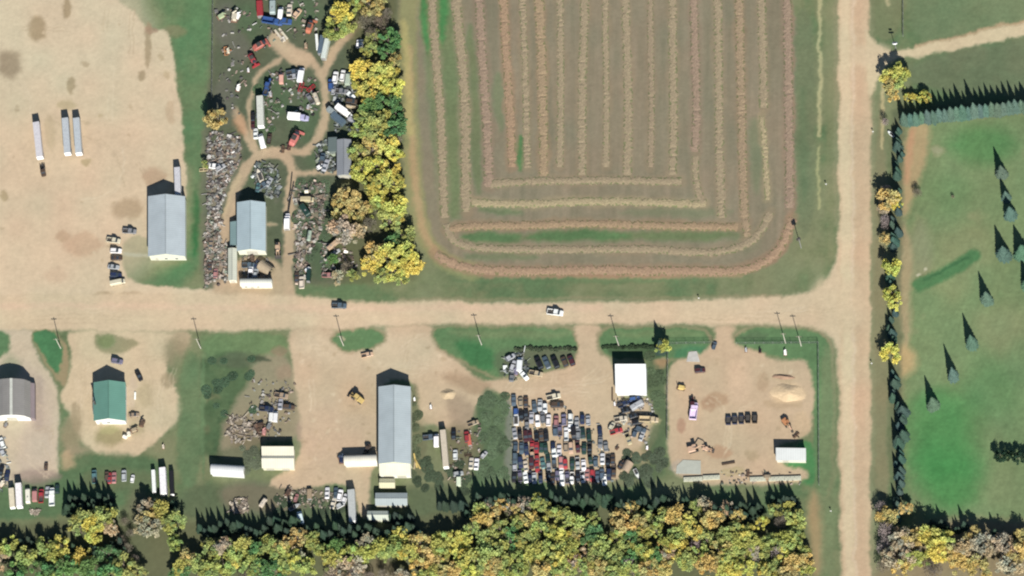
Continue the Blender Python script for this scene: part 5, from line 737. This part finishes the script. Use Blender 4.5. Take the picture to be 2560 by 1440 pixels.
junk('scrap_litter', 'scrap next to the north corner of the arched building', 'scrap', [(606, 640), (670, 645), (676, 690), (606, 690)], 56, 'rust', 23, .3, 1.1)
# sand heap and dark clod heap in the fenced yard
def heap(name, label, u, v, ru, rv, h, m, seed):
    rnd = random.Random(seed); base = PX(u, v); mb = MB(); NR, NS = 9, 26; vs_ = [(0, 0, h*.9)]
    ph = [rnd.uniform(0, 6.28) for _ in range(4)]
    for r in range(1, NR+1):
        f = r/NR
        for s in range(NS):
            a = s/NS*2*math.pi; k = 1+.12*math.sin(2*a+ph[0])+.08*math.sin(5*a+ph[1]); p = PX(u+ru*f*k*math.cos(a), v+rv*f*k*math.sin(a))-base
            z = h*max(0, (1-f)**1.1)*(1+.5*math.sin(a*2+ph[2])*f)+(rnd.uniform(-.1, .1)*h*.25 if r < NR else 0); vs_.append((p.x, p.y, max(.02, z) if r < NR else -.02))
    fs = [(0, 1+s, 1+(s+1) % NS) for s in range(NS)]+[(1+r*NS+s, 1+(r+1)*NS+s, 1+(r+1)*NS+(s+1) % NS, 1+r*NS+(s+1) % NS) for r in range(NR-1) for s in range(NS)]
    mb.add(vs_, fs); o = mb.build(name, m); o.location = base; o.data.shade_smooth(); tag(o, label, 'heap')
heap('sand_heap', 'broad pale sand heap in the north east of the fenced yard', 1970, 982, 42, 25, 1.3, mat('pale_sand', alb((226, 198, 160)), .95, 0, .1, .8, bump=.15, bscale=1.2), 1)
heap('soil_heap', 'low dark soil heap north of the sand heap in the fenced yard', 1958, 942, 30, 7, .8, mat('dark_soil', alb((165, 135, 112)), .95, 0, .2, .8, bump=.2, bscale=1.2), 2)
heap('sand_heap', 'small tan earth heap east of the long shed', 1120, 985, 18, 16, 1.0, mat('tan_soil', alb((205, 182, 148)), .95, 0, .1, .8, bump=.15), 3)
# ------------------------------------------------------------------ trees
def leaf_quad(mb, p, s, rnd, col, n=None):
    n = n or Vector((rnd.gauss(0, 1), rnd.gauss(0, 1), rnd.gauss(1.1, .8))).normalized(); a = n.orthogonal().normalized(); a.rotate(Matrix.Rotation(rnd.uniform(0, 6.28), 3, n)); b = n.cross(a); s2 = s*rnd.uniform(.5, .9)
    mb.add([p-a*s-b*s2*.3, p-b*s2, p+a*s+b*s2*.2, p+b*s2], [(0, 1, 2, 3)], col)
LEAF = mat('autumn_leaves', rough=.8, objcol=True, vcol=True, var=.06, vscale=.5, transl=.25)
NEED = mat('spruce_needles', rough=.8, objcol=True, vcol=True, var=.15, vscale=.8)
BARK = mat('bark', (.16, .13, .10), .95, 0, .2, 2)
def branch_pts(rnd, H, Rr, n):
    L = []
    for k in range(n):
        a = 2*math.pi*k/n+rnd.uniform(-.4, .4); z0 = H*rnd.uniform(.25, .5); L.append(((0, 0, z0), (Rr*.75*math.cos(a), Rr*.75*math.sin(a), z0+H*rnd.uniform(.2, .38))))
    return L
def decid(seed, n=2300):
    rnd = random.Random(seed); H, Rr = 8.5, 3.6; p = Proto('deciduous_tree', 'tree'); q = MB(); q.cyl((0, 0, -.1), (0, 0, H*.45), .24, .17, 7); q.cyl((0, 0, H*.45), (0, 0, H*.85), .17, .05, 6)
    B = branch_pts(rnd, H, Rr, 7); [q.cyl(a, b, .10, .03, 5) for a, b in B]; p.part('trunk', q, BARK); q = MB(); cl = []
    for k in range(20):
        a = rnd.uniform(0, 6.28); r = Rr*math.sqrt(rnd.random())*.95; z = H*(.52+.40*rnd.random()*(1-(r/Rr)**2*.7)); cl.append((Vector((r*math.cos(a), r*math.sin(a), z)), rnd.choice([.6, .8, 1.1, 1.5]), rnd.uniform(.62, 1.15), rnd.uniform(-.22, .12)))
    for k in range(n):
        c, r, b, h = rnd.choice(cl); d = Vector((rnd.gauss(0, 1), rnd.gauss(0, 1), rnd.gauss(0, .8))).normalized(); pp = c+d*r*(rnd.random()**.4)*rnd.uniform(.8, 1.15)
        s = b*rnd.uniform(.92, 1.07); leaf_quad(q, pp, rnd.uniform(.18, .42), rnd, (min(1, .9*s*(1+h)), min(1, .9*s), min(1, .85*s*(1-h))))
    p.part('crown', q, LEAF, paint=True); return p
def bare(seed):
    rnd = random.Random(seed); H, Rr = 7.5, 3.0; p = Proto('bare_tree', 'tree'); q = MB(); q.cyl((0, 0, -.1), (0, 0, H*.8), .2, .06, 6); p.part('trunk', q, BARK); q = MB()
    for k in range(230):
        a = rnd.uniform(0, 6.28); z0 = H*rnd.uniform(.15, .8); r0 = Rr*.5*rnd.random(); r1 = r0+Rr*rnd.uniform(.2, .6); P0 = Vector((r0*math.cos(a), r0*math.sin(a), z0)); P1 = Vector((r1*math.cos(a+rnd.uniform(-.4, .4)), r1*math.sin(a), min(H, z0+rnd.uniform(.8, 2.2)))); d = (P1-P0); s = d.orthogonal().normalized()*.05
        c = rnd.uniform(.6, 1.1); q.add([P0-s, P0+s, P1], [(0, 1, 2)], (c, c, c))
    for k in range(520):
        a = rnd.uniform(0, 6.28); r = Rr*math.sqrt(rnd.random()); z = H*(.35+.6*rnd.random()*(1-(r/Rr)**2*.6)); c = rnd.uniform(.6, 1.1); leaf_quad(q, Vector((r*math.cos(a), r*math.sin(a), z)), rnd.uniform(.1, .26), rnd, (c, c, c))
    p.part('crown', q, LEAF, paint=True); return p
def spruce(seed, H=7.4, Rr=2.15, n=900):
    rnd = random.Random(seed); p = Proto('spruce_tree', 'tree'); q = MB(); q.cyl((0, 0, -.1), (0, 0, H*.9), .16, .04, 6); p.part('trunk', q, BARK); q = MB()
    for k in range(n):
        f = rnd.random()**1.35; f = min(.985, max(0, round(f*16)/16+rnd.uniform(-.015, .015))); z = .35+(H-.5)*f; r = Rr*(1-f)**.9*rnd.uniform(.62, 1.15)+.08; a = rnd.uniform(0, 6.28); d = Vector((math.cos(a), math.sin(a), 0)); s = Vector((-d.y, d.x, 0))*(.19+.16*r); P0 = Vector((0, 0, z+.15)); M = d*r*.6+Vector((0, 0, z-.02)); T = d*r+Vector((0, 0, z-.12*r-.05)); c = rnd.uniform(.7, 1.15)
        q.add([P0, M-s, T, M+s], [(0, 1, 2), (0, 2, 3)], (c*.95, c, c))
    for k in range(200):
        f = rnd.random(); r = Rr*(1-f)*.8; a = rnd.uniform(0, 6.28); leaf_quad(q, Vector((r*math.cos(a), r*math.sin(a), .4+(H-.6)*f)), .25, rnd, (.8, .85, .85))
    q.cyl((0, 0, H-.6), (0, 0, H+.25), .09, .01, 5, (.9, .95, .9)); p.part('crown', q, NEED, paint=True); return p
DEC = [decid(i) for i in range(7)]; BARE = [bare(i) for i in range(3)]; SPR = [spruce(i, 7.4, [2.15, 1.9, 2.4, 2.1, 2.3, 1.8][i], [900, 800, 900, 700, 1000, 760][i]) for i in range(6)]
def shrubp(seed):
    rnd = random.Random(seed); p = Proto('shrub', 'shrub'); q = MB(); [q.cyl((0, 0, 0), (.7*math.cos(a), .7*math.sin(a), 1.0), .05, .02, 5) for a in (0, 1.3, 2.6, 3.9, 5.2)]; p.part('stem', q, BARK); q = MB()
    for k in range(420): a = rnd.uniform(0, 6.28); r = 1.3*math.sqrt(rnd.random()); z = .15+1.3*rnd.random()*(1-(r/1.4)**2); c = rnd.uniform(.7, 1.15); leaf_quad(q, Vector((r*math.cos(a), r*math.sin(a), z)), rnd.uniform(.12, .25), rnd, (c, c, c))
    p.part('foliage', q, LEAF, paint=True); return p
SHR = [shrubp(i) for i in range(3)]
TC = dict(Y=(.76, .69, .18), YG=(.50, .54, .17), G=(.17, .32, .12), O=(.72, .56, .22), T=(.60, .49, .34), B=(.26, .22, .17), P=(.42, .35, .33), D=(.035, .075, .04))
TN = dict(Y='yellow', YG='yellow green', G='green', O='golden orange', T='pale tan', B='brown half bare', P='purplish bare', D='dark green')
rt = random.Random(9)
TREES = []      # (kind, u, v, size px radius, colour, belt)
def T(u, v, c, r, belt): TREES.append((u, v, c, r, belt))
EB = 'in the belt between the scrapyard and the mown field'
for a in [(850, 35, 'Y', 30), (838, 72, 'YG', 26), (868, 60, 'YG', 22), (925, 8, 'O', 30), (885, 12, 'YG', 20), (953, 5, 'O', 20), (912, 48, 'B', 24), (950, 50, 'B', 24), (928, 78, 'B', 20), (968, 30, 'B', 18), (938, 98, 'YG', 22), (972, 98, 'G', 26), (968, 130, 'G', 22), (920, 122, 'YG', 18), (905, 170, 'Y', 26), (938, 180, 'Y', 26), (972, 172, 'Y', 26), (896, 202, 'Y', 22), (945, 215, 'Y', 28), (982, 212, 'Y', 24), (915, 232, 'Y', 24), (985, 150, 'O', 18), (930, 265, 'G', 28), (965, 258, 'G', 26), (990, 280, 'G', 20), (908, 288, 'YG', 24), (945, 300, 'YG', 28), (900, 322, 'YG', 22), (982, 312, 'G', 24), (938, 335, 'YG', 24), (897, 382, 'YG', 24), (930, 372, 'O', 26), (965, 358, 'Y', 26), (990, 340, 'B', 16), (990, 385, 'Y', 18), (905, 420, 'Y', 26), (940, 415, 'Y', 26), (975, 418, 'Y', 28), (950, 450, 'Y', 28), (985, 455, 'Y', 22), (925, 460, 'YG', 20), (868, 490, 'O', 28), (850, 520, 'O', 24), (895, 512, 'O', 24), (960, 492, 'Y', 28), (985, 516, 'Y', 26), (945, 525, 'YG', 20), (862, 572, 'T', 30), (895, 580, 'T', 26), (885, 545, 'O', 22), (922, 556, 'B', 24), (975, 552, 'YG', 24), (998, 536, 'Y', 20), (1005, 588, 'YG', 24), (978, 596, 'G', 20), (1012, 632, 'Y', 26), (972, 636, 'Y', 28), (940, 634, 'O', 24), (925, 668, 'Y', 22), (985, 676, 'Y', 26), (1028, 665, 'Y', 24), (955, 690, 'YG', 20), (1000, 698, 'YG', 18), (865, 665, 'B', 18), (845, 690, 'T', 14), (880, 690, 'YG', 14), (830, 650, 'G', 14)]: T(*a, EB)
T(545, 292, 'O', 26, 'standing alone at the west edge of the scrapyard'); T(530, 300, 'O', 18, 'leaning against the lone one at the scrapyard west edge'); T(513, 412, 'YG', 9, 'small and alone at the west fence of the scrapyard'); T(1658, 866, 'YG', 16, 'below the single spruce by the fenced yard')
SB = 'in the long belt along the south edge'
for a in [(210, 1290, 'YG', 32), (195, 1318, 'YG', 28), (228, 1310, 'Y', 28), (262, 1290, 'YG', 30), (275, 1318, 'T', 22), (235, 1332, 'Y', 22), (370, 1288, 'O', 26), (402, 1280, 'YG', 26), (360, 1262, 'T', 20), (430, 1300, 'T', 28), (385, 1318, 'T', 26), (355, 1308, 'T', 22), (440, 1356, 'T', 22), (470, 1392, 'O', 22), (455, 1418, 'YG', 24), (490, 1405, 'YG', 22), (20, 1362, 'YG', 26), (60, 1395, 'YG', 28), (110, 1368, 'YG', 26), (152, 1362, 'Y', 24), (128, 1390, 'YG', 24), (165, 1418, 'G', 32), (100, 1425, 'G', 30), (205, 1390, 'Y', 26), (225, 1420, 'G', 32), (270, 1430, 'G', 30), (270, 1385, 'G', 26), (310, 1412, 'YG', 26), (40, 1430, 'G', 30), (0, 1398, 'T', 26), (340, 1430, 'T', 24), (520, 1370, 'T', 22), (560, 1368, 'T', 24), (590, 1390, 'YG', 26), (620, 1410, 'YG', 28), (560, 1410, 'YG', 28), (650, 1425, 'G', 28), (690, 1425, 'G', 28), (665, 1362, 'YG', 26), (700, 1375, 'YG', 26), (720, 1350, 'O', 24), (745, 1345, 'O', 24), (780, 1352, 'YG', 24), (740, 1395, 'Y', 26), (760, 1420, 'T', 26), (640, 1370, 'G', 20), (520, 1420, 'YG', 26), (840, 1368, 'G', 26), (830, 1400, 'YG', 28), (875, 1385, 'YG', 28), (910, 1378, 'YG', 28), (890, 1418, 'T', 28), (945, 1368, 'YG', 26), (985, 1370, 'YG', 28), (1005, 1340, 'Y', 26), (1020, 1375, 'Y', 28), (1050, 1355, 'O', 26), (1068, 1385, 'O', 28), (1050, 1412, 'O', 26), (830, 1430, 'B', 26), (1100, 1345, 'T', 24), (1130, 1340, 'Y', 26), (1140, 1375, 'Y', 26), (1100, 1390, 'T', 28), (1120, 1425, 'O', 28), (1165, 1400, 'Y', 26), (1160, 1350, 'Y', 24), (1205, 1300, 'O', 22), (1230, 1290, 'O', 24), (1200, 1270, 'P', 20), (1180, 1320, 'P', 22), (1310, 1262, 'T', 22), (1340, 1255, 'T', 22), (1320, 1290, 'O', 24), (1290, 1305, 'YG', 22), (1250, 1320, 'YG', 26), (1215, 1345, 'YG', 26), (1275, 1350, 'G', 26), (1240, 1380, 'YG', 28), (1200, 1395, 'T', 28), (1180, 1425, 'Y', 26), (1310, 1345, 'YG', 26), (1350, 1320, 'YG', 26), (1385, 1290, 'YG', 26), (1420, 1288, 'YG', 26), (1440, 1310, 'P', 22), (1400, 1330, 'Y', 26), (1440, 1335, 'O', 22), (1480, 1300, 'YG', 24), (1475, 1335, 'G', 26), (1505, 1365, 'YG', 26), (1380, 1370, 'YG', 28), (1340, 1380, 'T', 28), (1410, 1395, 'Y', 28), (1450, 1420, 'T', 28), (1300, 1400, 'YG', 26), (1260, 1425, 'T', 28), (1350, 1425, 'O', 26), (1400, 1430, 'YG', 24), (1540, 1290, 'O', 22), (1560, 1315, 'O', 26), (1600, 1305, 'O', 26), (1575, 1345, 'G', 24), (1540, 1345, 'T', 22), (1610, 1335, 'YG', 24), (1640, 1320, 'YG', 20), (1660, 1290, 'T', 22), (1690, 1285, 'O', 26), (1715, 1305, 'Y', 28), (1730, 1330, 'Y', 24), (1690, 1330, 'T', 22), (1665, 1355, 'P', 24), (1530, 1390, 'P', 26), (1570, 1395, 'G', 24), (1600, 1380, 'T', 22), (1640, 1390, 'G', 22), (1690, 1370, 'Y', 26), (1660, 1410, 'O', 26), (1620, 1420, 'O', 26), (1720, 1395, 'T', 26), (1580, 1425, 'YG', 26), (1530, 1425, 'YG', 24), (1500, 1425, 'O', 26), (1760, 1262, 'T', 20), (1775, 1295, 'O', 22), (1792, 1292, 'O', 20), (1845, 1288, 'O', 18), (1765, 1345, 'P', 24), (1750, 1385, 'T', 26), (1795, 1375, 'O', 28), (1770, 1415, 'O', 28), (1830, 1325, 'YG', 28), (1815, 1345, 'YG', 26), (1850, 1350, 'YG', 26), (1870, 1335, 'Y', 24), (1850, 1380, 'YG', 24), (1820, 1400, 'Y', 26), (1860, 1418, 'Y', 28), (1895, 1365, 'T', 20), (1905, 1305, 'Y', 18), (1930, 1355, 'YG', 26), (1960, 1350, 'YG', 26), (1900, 1400, 'YG', 26), (1920, 1425, 'Y', 28), (1985, 1290, 'YG', 22), (1998, 1310, 'YG', 20), (1990, 1340, 'YG', 24), (2000, 1368, 'YG', 22), (1955, 1395, 'Y', 26), (1990, 1405, 'O', 26), (2010, 1400, 'O', 20), (1960, 1430, 'O', 26), (2020, 1430, 'T', 20), (1940, 1275, 'P', 18), (1975, 1265, 'P', 16), (1950, 1300, 'B', 20), (1810, 1430, 'Y', 26), (1480, 1390, 'T', 26)]: T(*a, SB)
rf_ = random.Random(21)
for i in range(60):
    u = rf_.choice([rf_.uniform(500, 2010), rf_.uniform(0, 2010)]); v = rf_.uniform(1350, 1440)
    if 290 < u < 350: continue
    T(u, v, rf_.choice(['YG', 'YG', 'Y', 'T', 'P', 'O', 'T'] if u > 480 else ['G', 'YG', 'YG', 'Y']), rf_.uniform(18, 26), SB)
for (u, v) in [(1220, 1262), (1250, 1258), (1275, 1268), (1360, 1265), (1290, 1280), (1620, 1285), (1580, 1275), (1815, 1268), (1740, 1270)]: T(u, v, rf_.choice('TPO'), 18, SB)
for (u, v, r) in [(308, 1300, 14), (325, 1330, 15), (318, 1365, 15), (335, 1395, 16), (312, 1425, 15), (300, 1345, 14), (345, 1420, 14), (500, 1440, 16), (920, 1438, 18), (955, 1432, 18), (985, 1438, 18), (610, 1438, 18), (860, 1440, 18)]: T(u, v, 'B', r, SB)
WC = 'in the tree line west of the lawn'
for a in [(2232, 185, 'Y', 22), (2252, 180, 'Y', 20), (2226, 212, 'O', 16), (2250, 208, 'YG', 17), (2232, 236, 'O', 14), (2268, 240, 'Y', 10), (2282, 243, 'Y', 9), (2300, 244, 'Y', 10), (2318, 242, 'Y', 12), (2310, 232, 'Y', 10), (2222, 496, 'O', 23), (2240, 506, 'Y', 14), (2208, 515, 'T', 14), (2210, 545, 'P', 16), (2215, 560, 'P', 14), (2214, 592, 'O', 14), (2226, 666, 'Y', 20), (2228, 730, 'Y', 19), (2238, 756, 'Y', 17), (2228, 880, 'Y', 23), (2216, 470, 'P', 16), (2212, 300, 'P', 12)]: T(*a, WC)
SE = 'in the grove south of the lawn'
for a in [(2220, 1285, 'P', 22), (2200, 1265, 'P', 16), (2215, 1320, 'P', 24), (2245, 1345, 'T', 26), (2210, 1360, 'P', 24), (2235, 1385, 'T', 26), (2275, 1345, 'T', 24), (2280, 1380, 'T', 24), (2330, 1335, 'Y', 26), (2355, 1350, 'Y', 26), (2340, 1378, 'Y', 24), (2300, 1395, 'YG', 22), (2275, 1400, 'YG', 18), (2370, 1380, 'O', 22), (2430, 1340, 'O', 24), (2405, 1365, 'T', 24), (2450, 1370, 'T', 24), (2480, 1350, 'T', 24), (2510, 1370, 'T', 26), (2545, 1375, 'T', 26), (2550, 1345, 'T', 20), (2210, 1405, 'B', 24), (2250, 1420, 'T', 24), (2330, 1420, 'B', 24), (2400, 1410, 'B', 22), (2450, 1415, 'B', 24), (2520, 1420, 'T', 26), (2265, 1270, 'B', 14)]: T(*a, SE)
for a in [(2292, 478, 'B', 12), (2383, 492, 'B', 5)]: T(*a, 'alone on the lawn')
for a in [(2500, 1138, 'D', 16), (2524, 1140, 'D', 14), (2545, 1142, 'D', 13), (2562, 1144, 'D', 12)]: T(*a, 'in the short row on the south lawn')
cnt = {}
TREES = [(u, v, ('O' if c in 'PBT' and belt == SE and (int(u*3+v) % 7) < 2 else 'YG' if c in 'PBT' and belt == SB and (int(u*7+v) % 5) < 2 and c != 'B' else c), (r*.88 if belt == SB else r), belt) for (u, v, c, r, belt) in TREES]
for (u, v, c, r, belt) in sorted(TREES, key=lambda t: (t[4], t[2], t[0] if t[4] in (SB, SE) else t[1])):
    key = (belt, c); cnt[key] = cnt.get(key, 0)+1; sc = r*.155/3.6*1.08; h = sc*rt.uniform(.85, 1.1)*(.95 if r > 20 else 1.1); pr = rt.choice(BARE if c in 'PB' else DEC)
    if belt == EB: h *= .82
    g_ = rt.uniform(.85, 1.1); col = tuple(min(.8, x*g_*.91*rt.uniform(.95, 1.05)) for x in TC[c]); loc = PXG(u+rt.uniform(-2, 2), v+rt.uniform(-2, 2), 6.0*h)
    n = cnt[key]; way = 'the west' if belt in (SB, SE) else 'the north'
    alone = sum(1 for t in TREES if t[4] == belt and t[2] == c) == 1
    sb = {EB: 'of the east scrapyard belt', SB: 'of the south edge belt', WC: 'of the line west of the lawn', SE: 'of the grove south of the lawn'}.get(belt, belt)
    lab = f'{TN[c]} tree {belt}' if alone else f'{TN[c]} tree {sb}, {ordw(n)} such from {way}'
    pr.put(lab, (loc.x, loc.y, 0), rt.uniform(0, 6.28), col, 'deciduous trees '+belt, (sc*rt.uniform(.85, 1.2), sc*rt.uniform(.85, 1.2), h), name={'P': 'bare_tree', 'B': 'bare_tree'}.get(c, 'deciduous_tree'))
# spruces
def SP(u, v, h, lab, grp, w=1.0, col=(.035, .075, .052)):
    s = h/7.4; loc = PX(u, v); c = tuple(x*rt.uniform(.85, 1.15) for x in col)
    rt.choice(SPR).put(lab, (loc.x, loc.y, 0), rt.uniform(0, 6.28), c, grp, (s*w*rt.uniform(.85, 1.15), s*w*rt.uniform(.85, 1.15), s*rt.uniform(.9, 1.1)), name='spruce_tree')
for k, (u, v, h) in enumerate([(2505, 437, 7.6), (2516, 497, 6.0), (2527, 540, 7.2), (2510, 640, 8.0), (2556, 636, 8.0), (2468, 752, 8.0), (2430, 862, 8.4), (2384, 944, 7.8), (2334, 1016, 8.6), (2572, 712, 7.5)]): SP(u, v, h*1.2, f'lone blue green spruce on the open lawn, {ordw(k+1)} from the north', 'lone spruces on the open lawn', 1.05 if k != 1 else 1.2, (.075, .135, .095))
for k in range(22):
    u = 2262+k*14.6; v = 306-k*1.75+rt.uniform(-2, 2); SP(u, v, rt.uniform(7.2, 8.6)*(1.2 if k in (12, 16, 18) else 1.08), f'spruce, {ordw(k+1)} from the west in the row north of the lawn', 'spruce row along the north edge of the lawn', .95, (.07, .13, .092))
vs2 = [v for v in range(318, 1300, 15) if not (880 < v < 905)]
for k, v in enumerate(vs2):
    u = (2244 if v < 480 else 2236 if v < 640 else 2228 if v < 900 else 2232 if v < 1000 else 2248 if v < 1100 else 2244)+rt.uniform(-5, 12)
    if k in (9, 21, 22, 38): continue
    SP(u, v+rt.uniform(0, 12), rt.uniform(3.8, 7.2)*(1.2 if 980 < v < 1120 else 1), f'spruce, {ordw(k+1)} from the north in the column west of the lawn', 'spruce column along the west edge of the lawn', 1.0, (.035, .075, .055))
SP(1655, 872, 8.0, 'single dark spruce beside the fenced yard at the roadside', None, 1.35, (.025, .05, .035))
G = 'spruces along the north side of the southern belt'; L = []
for (a, b, n, v0, dv, h0, h1) in [(165, 290, 13, 1262, 16, 6, 8.5), (-10, 150, 11, 1355, 12, 4, 6.5), (180, 330, 8, 1370, 12, 5, 7), (500, 800, 26, 1326, 18, 6, 9), (810, 1060, 20, 1336, 16, 7, 10), (975, 1030, 4, 1300, 6, 6, 7.5), (1090, 1200, 6, 1275, 14, 5.5, 8), (1190, 1530, 32, 1260, 14, 6.5, 9.5), (1540, 1680, 15, 1268, 14, 6.5, 9), (1700, 1760, 4, 1258, 8, 5, 7), (1790, 1900, 12, 1286, 18, 6.5, 9), (1925, 1995, 5, 1258, 8, 6, 8), (385, 450, 3, 1262, 8, 4, 6), (2300, 2420, 9, 1322, 10, 4.5, 7), (2480, 2560, 5, 1345, 8, 4.5, 7)]:
    for k in range(n): L.append((a+(b-a)*(k+.5)/n+rt.uniform(-5, 5), v0+rt.uniform(-dv, dv), rt.uniform(h0, h1)))
L.sort()
for k, (u, v, h) in enumerate(L): SP(u, v, h, f'dark spruce in the southern tree belts, {ordw(k+1)} from the west', G, rt.uniform(.85, 1.1), (.018, .042, .022))
# shrubs and brush: weedy hedge rows and loose brush
L = []
for k in range(22): L.append((1288+k*7.2+rt.uniform(-3, 3), 872+2*math.sin(k)+rt.uniform(-2, 2), 'row of brush along the eastern grass island', (.09, .12, .07), rt.uniform(.45, .8)))
for k in range(20): L.append((1506+k*7.4+rt.uniform(-3, 3), 868+rt.uniform(-2, 2), 'row of brush north of the white shed', (.06, .10, .05), rt.uniform(.45, .8)))
for (a, b, c, d, n, col, lab) in [(1200, 985, 1265, 1195, 46, (.13, .19, .105), 'brush west of the car yard'), (1560, 1130, 1665, 1215, 34, (.11, .145, .09), 'brush south east of the car yard'), (512, 895, 640, 1040, 14, (.085, .15, .085), 'weedy field'), (1040, 1150, 1180, 1230, 22, (.085, .12, .07), 'brush south of the long cream trailer'), (600, 1120, 660, 1180, 12, (.16, .19, .12), 'brush beside the cream shed'), (740, 455, 830, 700, 34, (.11, .16, .09), 'brush in the scrapyard south east'), (640, 200, 800, 340, 14, (.10, .16, .08), 'brush inside the scrapyard loop'), (1025, 1000, 1045, 1190, 10, (.13, .16, .09), 'weeds along the long shed'), (690, 1240, 870, 1290, 22, (.085, .12, .07), 'brush below the dirt yard'), (1620, 890, 1660, 1040, 12, (.12, .17, .09), 'brush beside the white shed')]:
    for k in range(n): L.append((rt.uniform(a, c), rt.uniform(b, d), lab, col, rt.uniform(.6, 1.1)))
cn = {}
for (u, v, lab, col, s) in sorted(L):
    cn[lab] = cn.get(lab, 0)+1; loc = PX(u, v); g_ = rt.uniform(.7, 1.15); c = tuple(x*g_ for x in col)
    rt.choice(SHR).put(f'green shrub, {ordw(cn[lab])} from the west in the {lab}', (loc.x, loc.y, 0), rt.uniform(0, 6.28), c, 'shrubs in the '+lab, (s*(1.1 if 'row of' in lab else 1.7), s*(1.1 if 'row of' in lab else 1.5), s*(1.0 if 'row of' in lab else .32)), name='shrub')
# ------------------------------------------------------------------ poles, fences, posts
pole = Proto('utility_pole', 'pole'); q = MB(); q.cyl((0, 0, -.2), (0, 0, 9.6), .19, .12, 8); pi_ = pole.part('post', q, mat('pale_pole', (.42, .40, .34), .9)); q = MB(); q.bx(-1.1, 1.1, -.08, .08, 9.0, 9.15); ca_ = pole.part('crossarm', q, WOODM, pi_)
q = MB(); [q.cyl((x, 0, 9.15), (x, 0, 9.35), .05, .04, 6) for x in (-1, -.4, .4, 1)]; pole.part('insulator', q, DARKM, ca_)
G = 'utility poles along the main road'
for k, (u, v, l) in enumerate([(152, 871, 'utility pole on the green grass teardrop at the far west of the road'), (502, 871, 'utility pole at the corner of the weedy field'), (859, 864, 'utility pole on the small oval of grass'), (1204, 862, 'utility pole on the long grass island'), (1547, 864, 'utility pole north of the brilliant white shed'), (1964, 858, 'utility pole, western one of the two close together by the fenced yard'), (2003, 865, 'utility pole, eastern one of the two close together by the fenced yard')]): pole.put(l, PX(u, v), heading(u, v, 4), (1, 1, 1), G)
t = thing('utility_pole', 'tall grey pole with a dark transformer at the south east corner of the mown field', 'pole', PX(2003, 620)); q = MB(); q.cyl((0, 0, -.2), (0, 0, 8.6), .18, .12, 8); a = q.build('post', METAL, t); q = MB(); q.cyl((0, .5, 7.0), (0, .5, 8.3), .55, .55, 12); q.cyl((-.7, .2, 7.2), (-.7, .2, 8.2), .4, .4, 12); q.build('transformer', DARKM, a)
t = thing('farm_sign', 'white round sign on a tall post by the driveway at the spruce corner', 'sign', PX(2240, 122)); q = MB(); q.cyl((0, 0, 0), (0, 0, 5.0), .14, .1, 8); a = q.build('post', METAL, t); q = MB(); q.cyl((0, -.12, 5.0), (0, .12, 5.3), 1.0, 1.0, 16); q.build('sign_disc', WHITE, a); q = MB(); q.box((0, 0, 6.1), (1.2, .12, .6)); q.build('topper', DARKM, a)
for i, (u, v, l) in enumerate([(1748, 749, 'small marker post at the north edge of the main road'), (2078, 1281, 'small white marker post on the verge of the south east road'), (2183, 333, 'small white marker post beside the tree line road side'), (2066, 464, 'small dark marker post on the field verge'), (2180, 912, 'small marker post on the east verge of the road')]):
    t = thing('marker_post', l, 'post', PX(u, v)); q = MB(); q.cyl((0, 0, 0), (0, 0, 1.6), .09, .09, 6); a = q.build('post', METAL, t); q = MB(); q.box((0, 0, 1.5), (.6, .06, .5)); q.build('plate', WHITE, a)
V('boat', 2228, 335, -50, 'white', 'small white boat in the brush beside the tree line', None, .6, .6)
WIRE = mat('fence_wire', (.16, .17, .16), .5, .3, 0)
def fence(label, P, h=1.9, step=3.2, gap=()):
    base = PX(*P[0]); t = thing('chain_link_fence', label, 'fence', base); wm = MB(); first = None
    for i, (a, b) in enumerate(zip(P, P[1:])):
        p, q_ = PX(*a)-base, PX(*b)-base; L_ = (q_-p).length; n = max(1, int(L_/step)); d = (q_-p)/n
        for k in range(n+1):
            if k == n and i < len(P)-2: continue
            o = p+d*k
            if first is None: m = MB(); m.cyl((0, 0, 0), (0, 0, h), .07, .07, 6); first = m.mesh('post', METAL)
            po = link(bpy.data.objects.new('post', first)); po.parent = t; po.location = o
        u_ = Vector((0, 0, 1))
        for z in (.1, h*.5, h-.03): wm.cyl(p+u_*z, q_+u_*z, .03, n=4)
        m2 = int(L_/.45); e = (q_-p)/m2
        for k in range(m2):
            o = p+e*k; wm.cyl(o+u_*.1, o+e+u_*(h-.05), .018, n=3); wm.cyl(o+e+u_*.1, o+u_*(h-.05), .018, n=3)
    wm.build('wire_mesh', WIRE, t)
fence('chain link fence along the north and east sides of the dirt compound', [(1842, 860), (2046, 858), (2048, 1214)])
fence('chain link fence along the west side of the dirt compound up to its gateway', [(1784, 858), (1670, 860), (1668, 1100)])
fence('chain link fence at the top right north of the driveway', [(2258, -20), (2258, 92)])
fence('wire fence along the west edge of the scrapyard', [(533, -10), (530, 250)], 1.6, 4)
for mth in bpy.data.meshes: mth.name = mth.name
_seen = {}
for o in bpy.data.objects:
    l = o.get('label')
    if l and o.parent is None:
        if len(l.split()) > 16 or len(l.split()) < 4: print('LABEL', len(l.split()), l)
        if l in _seen: print('DUP', l)
        _seen[l] = 1
print('objects', len(bpy.data.objects))
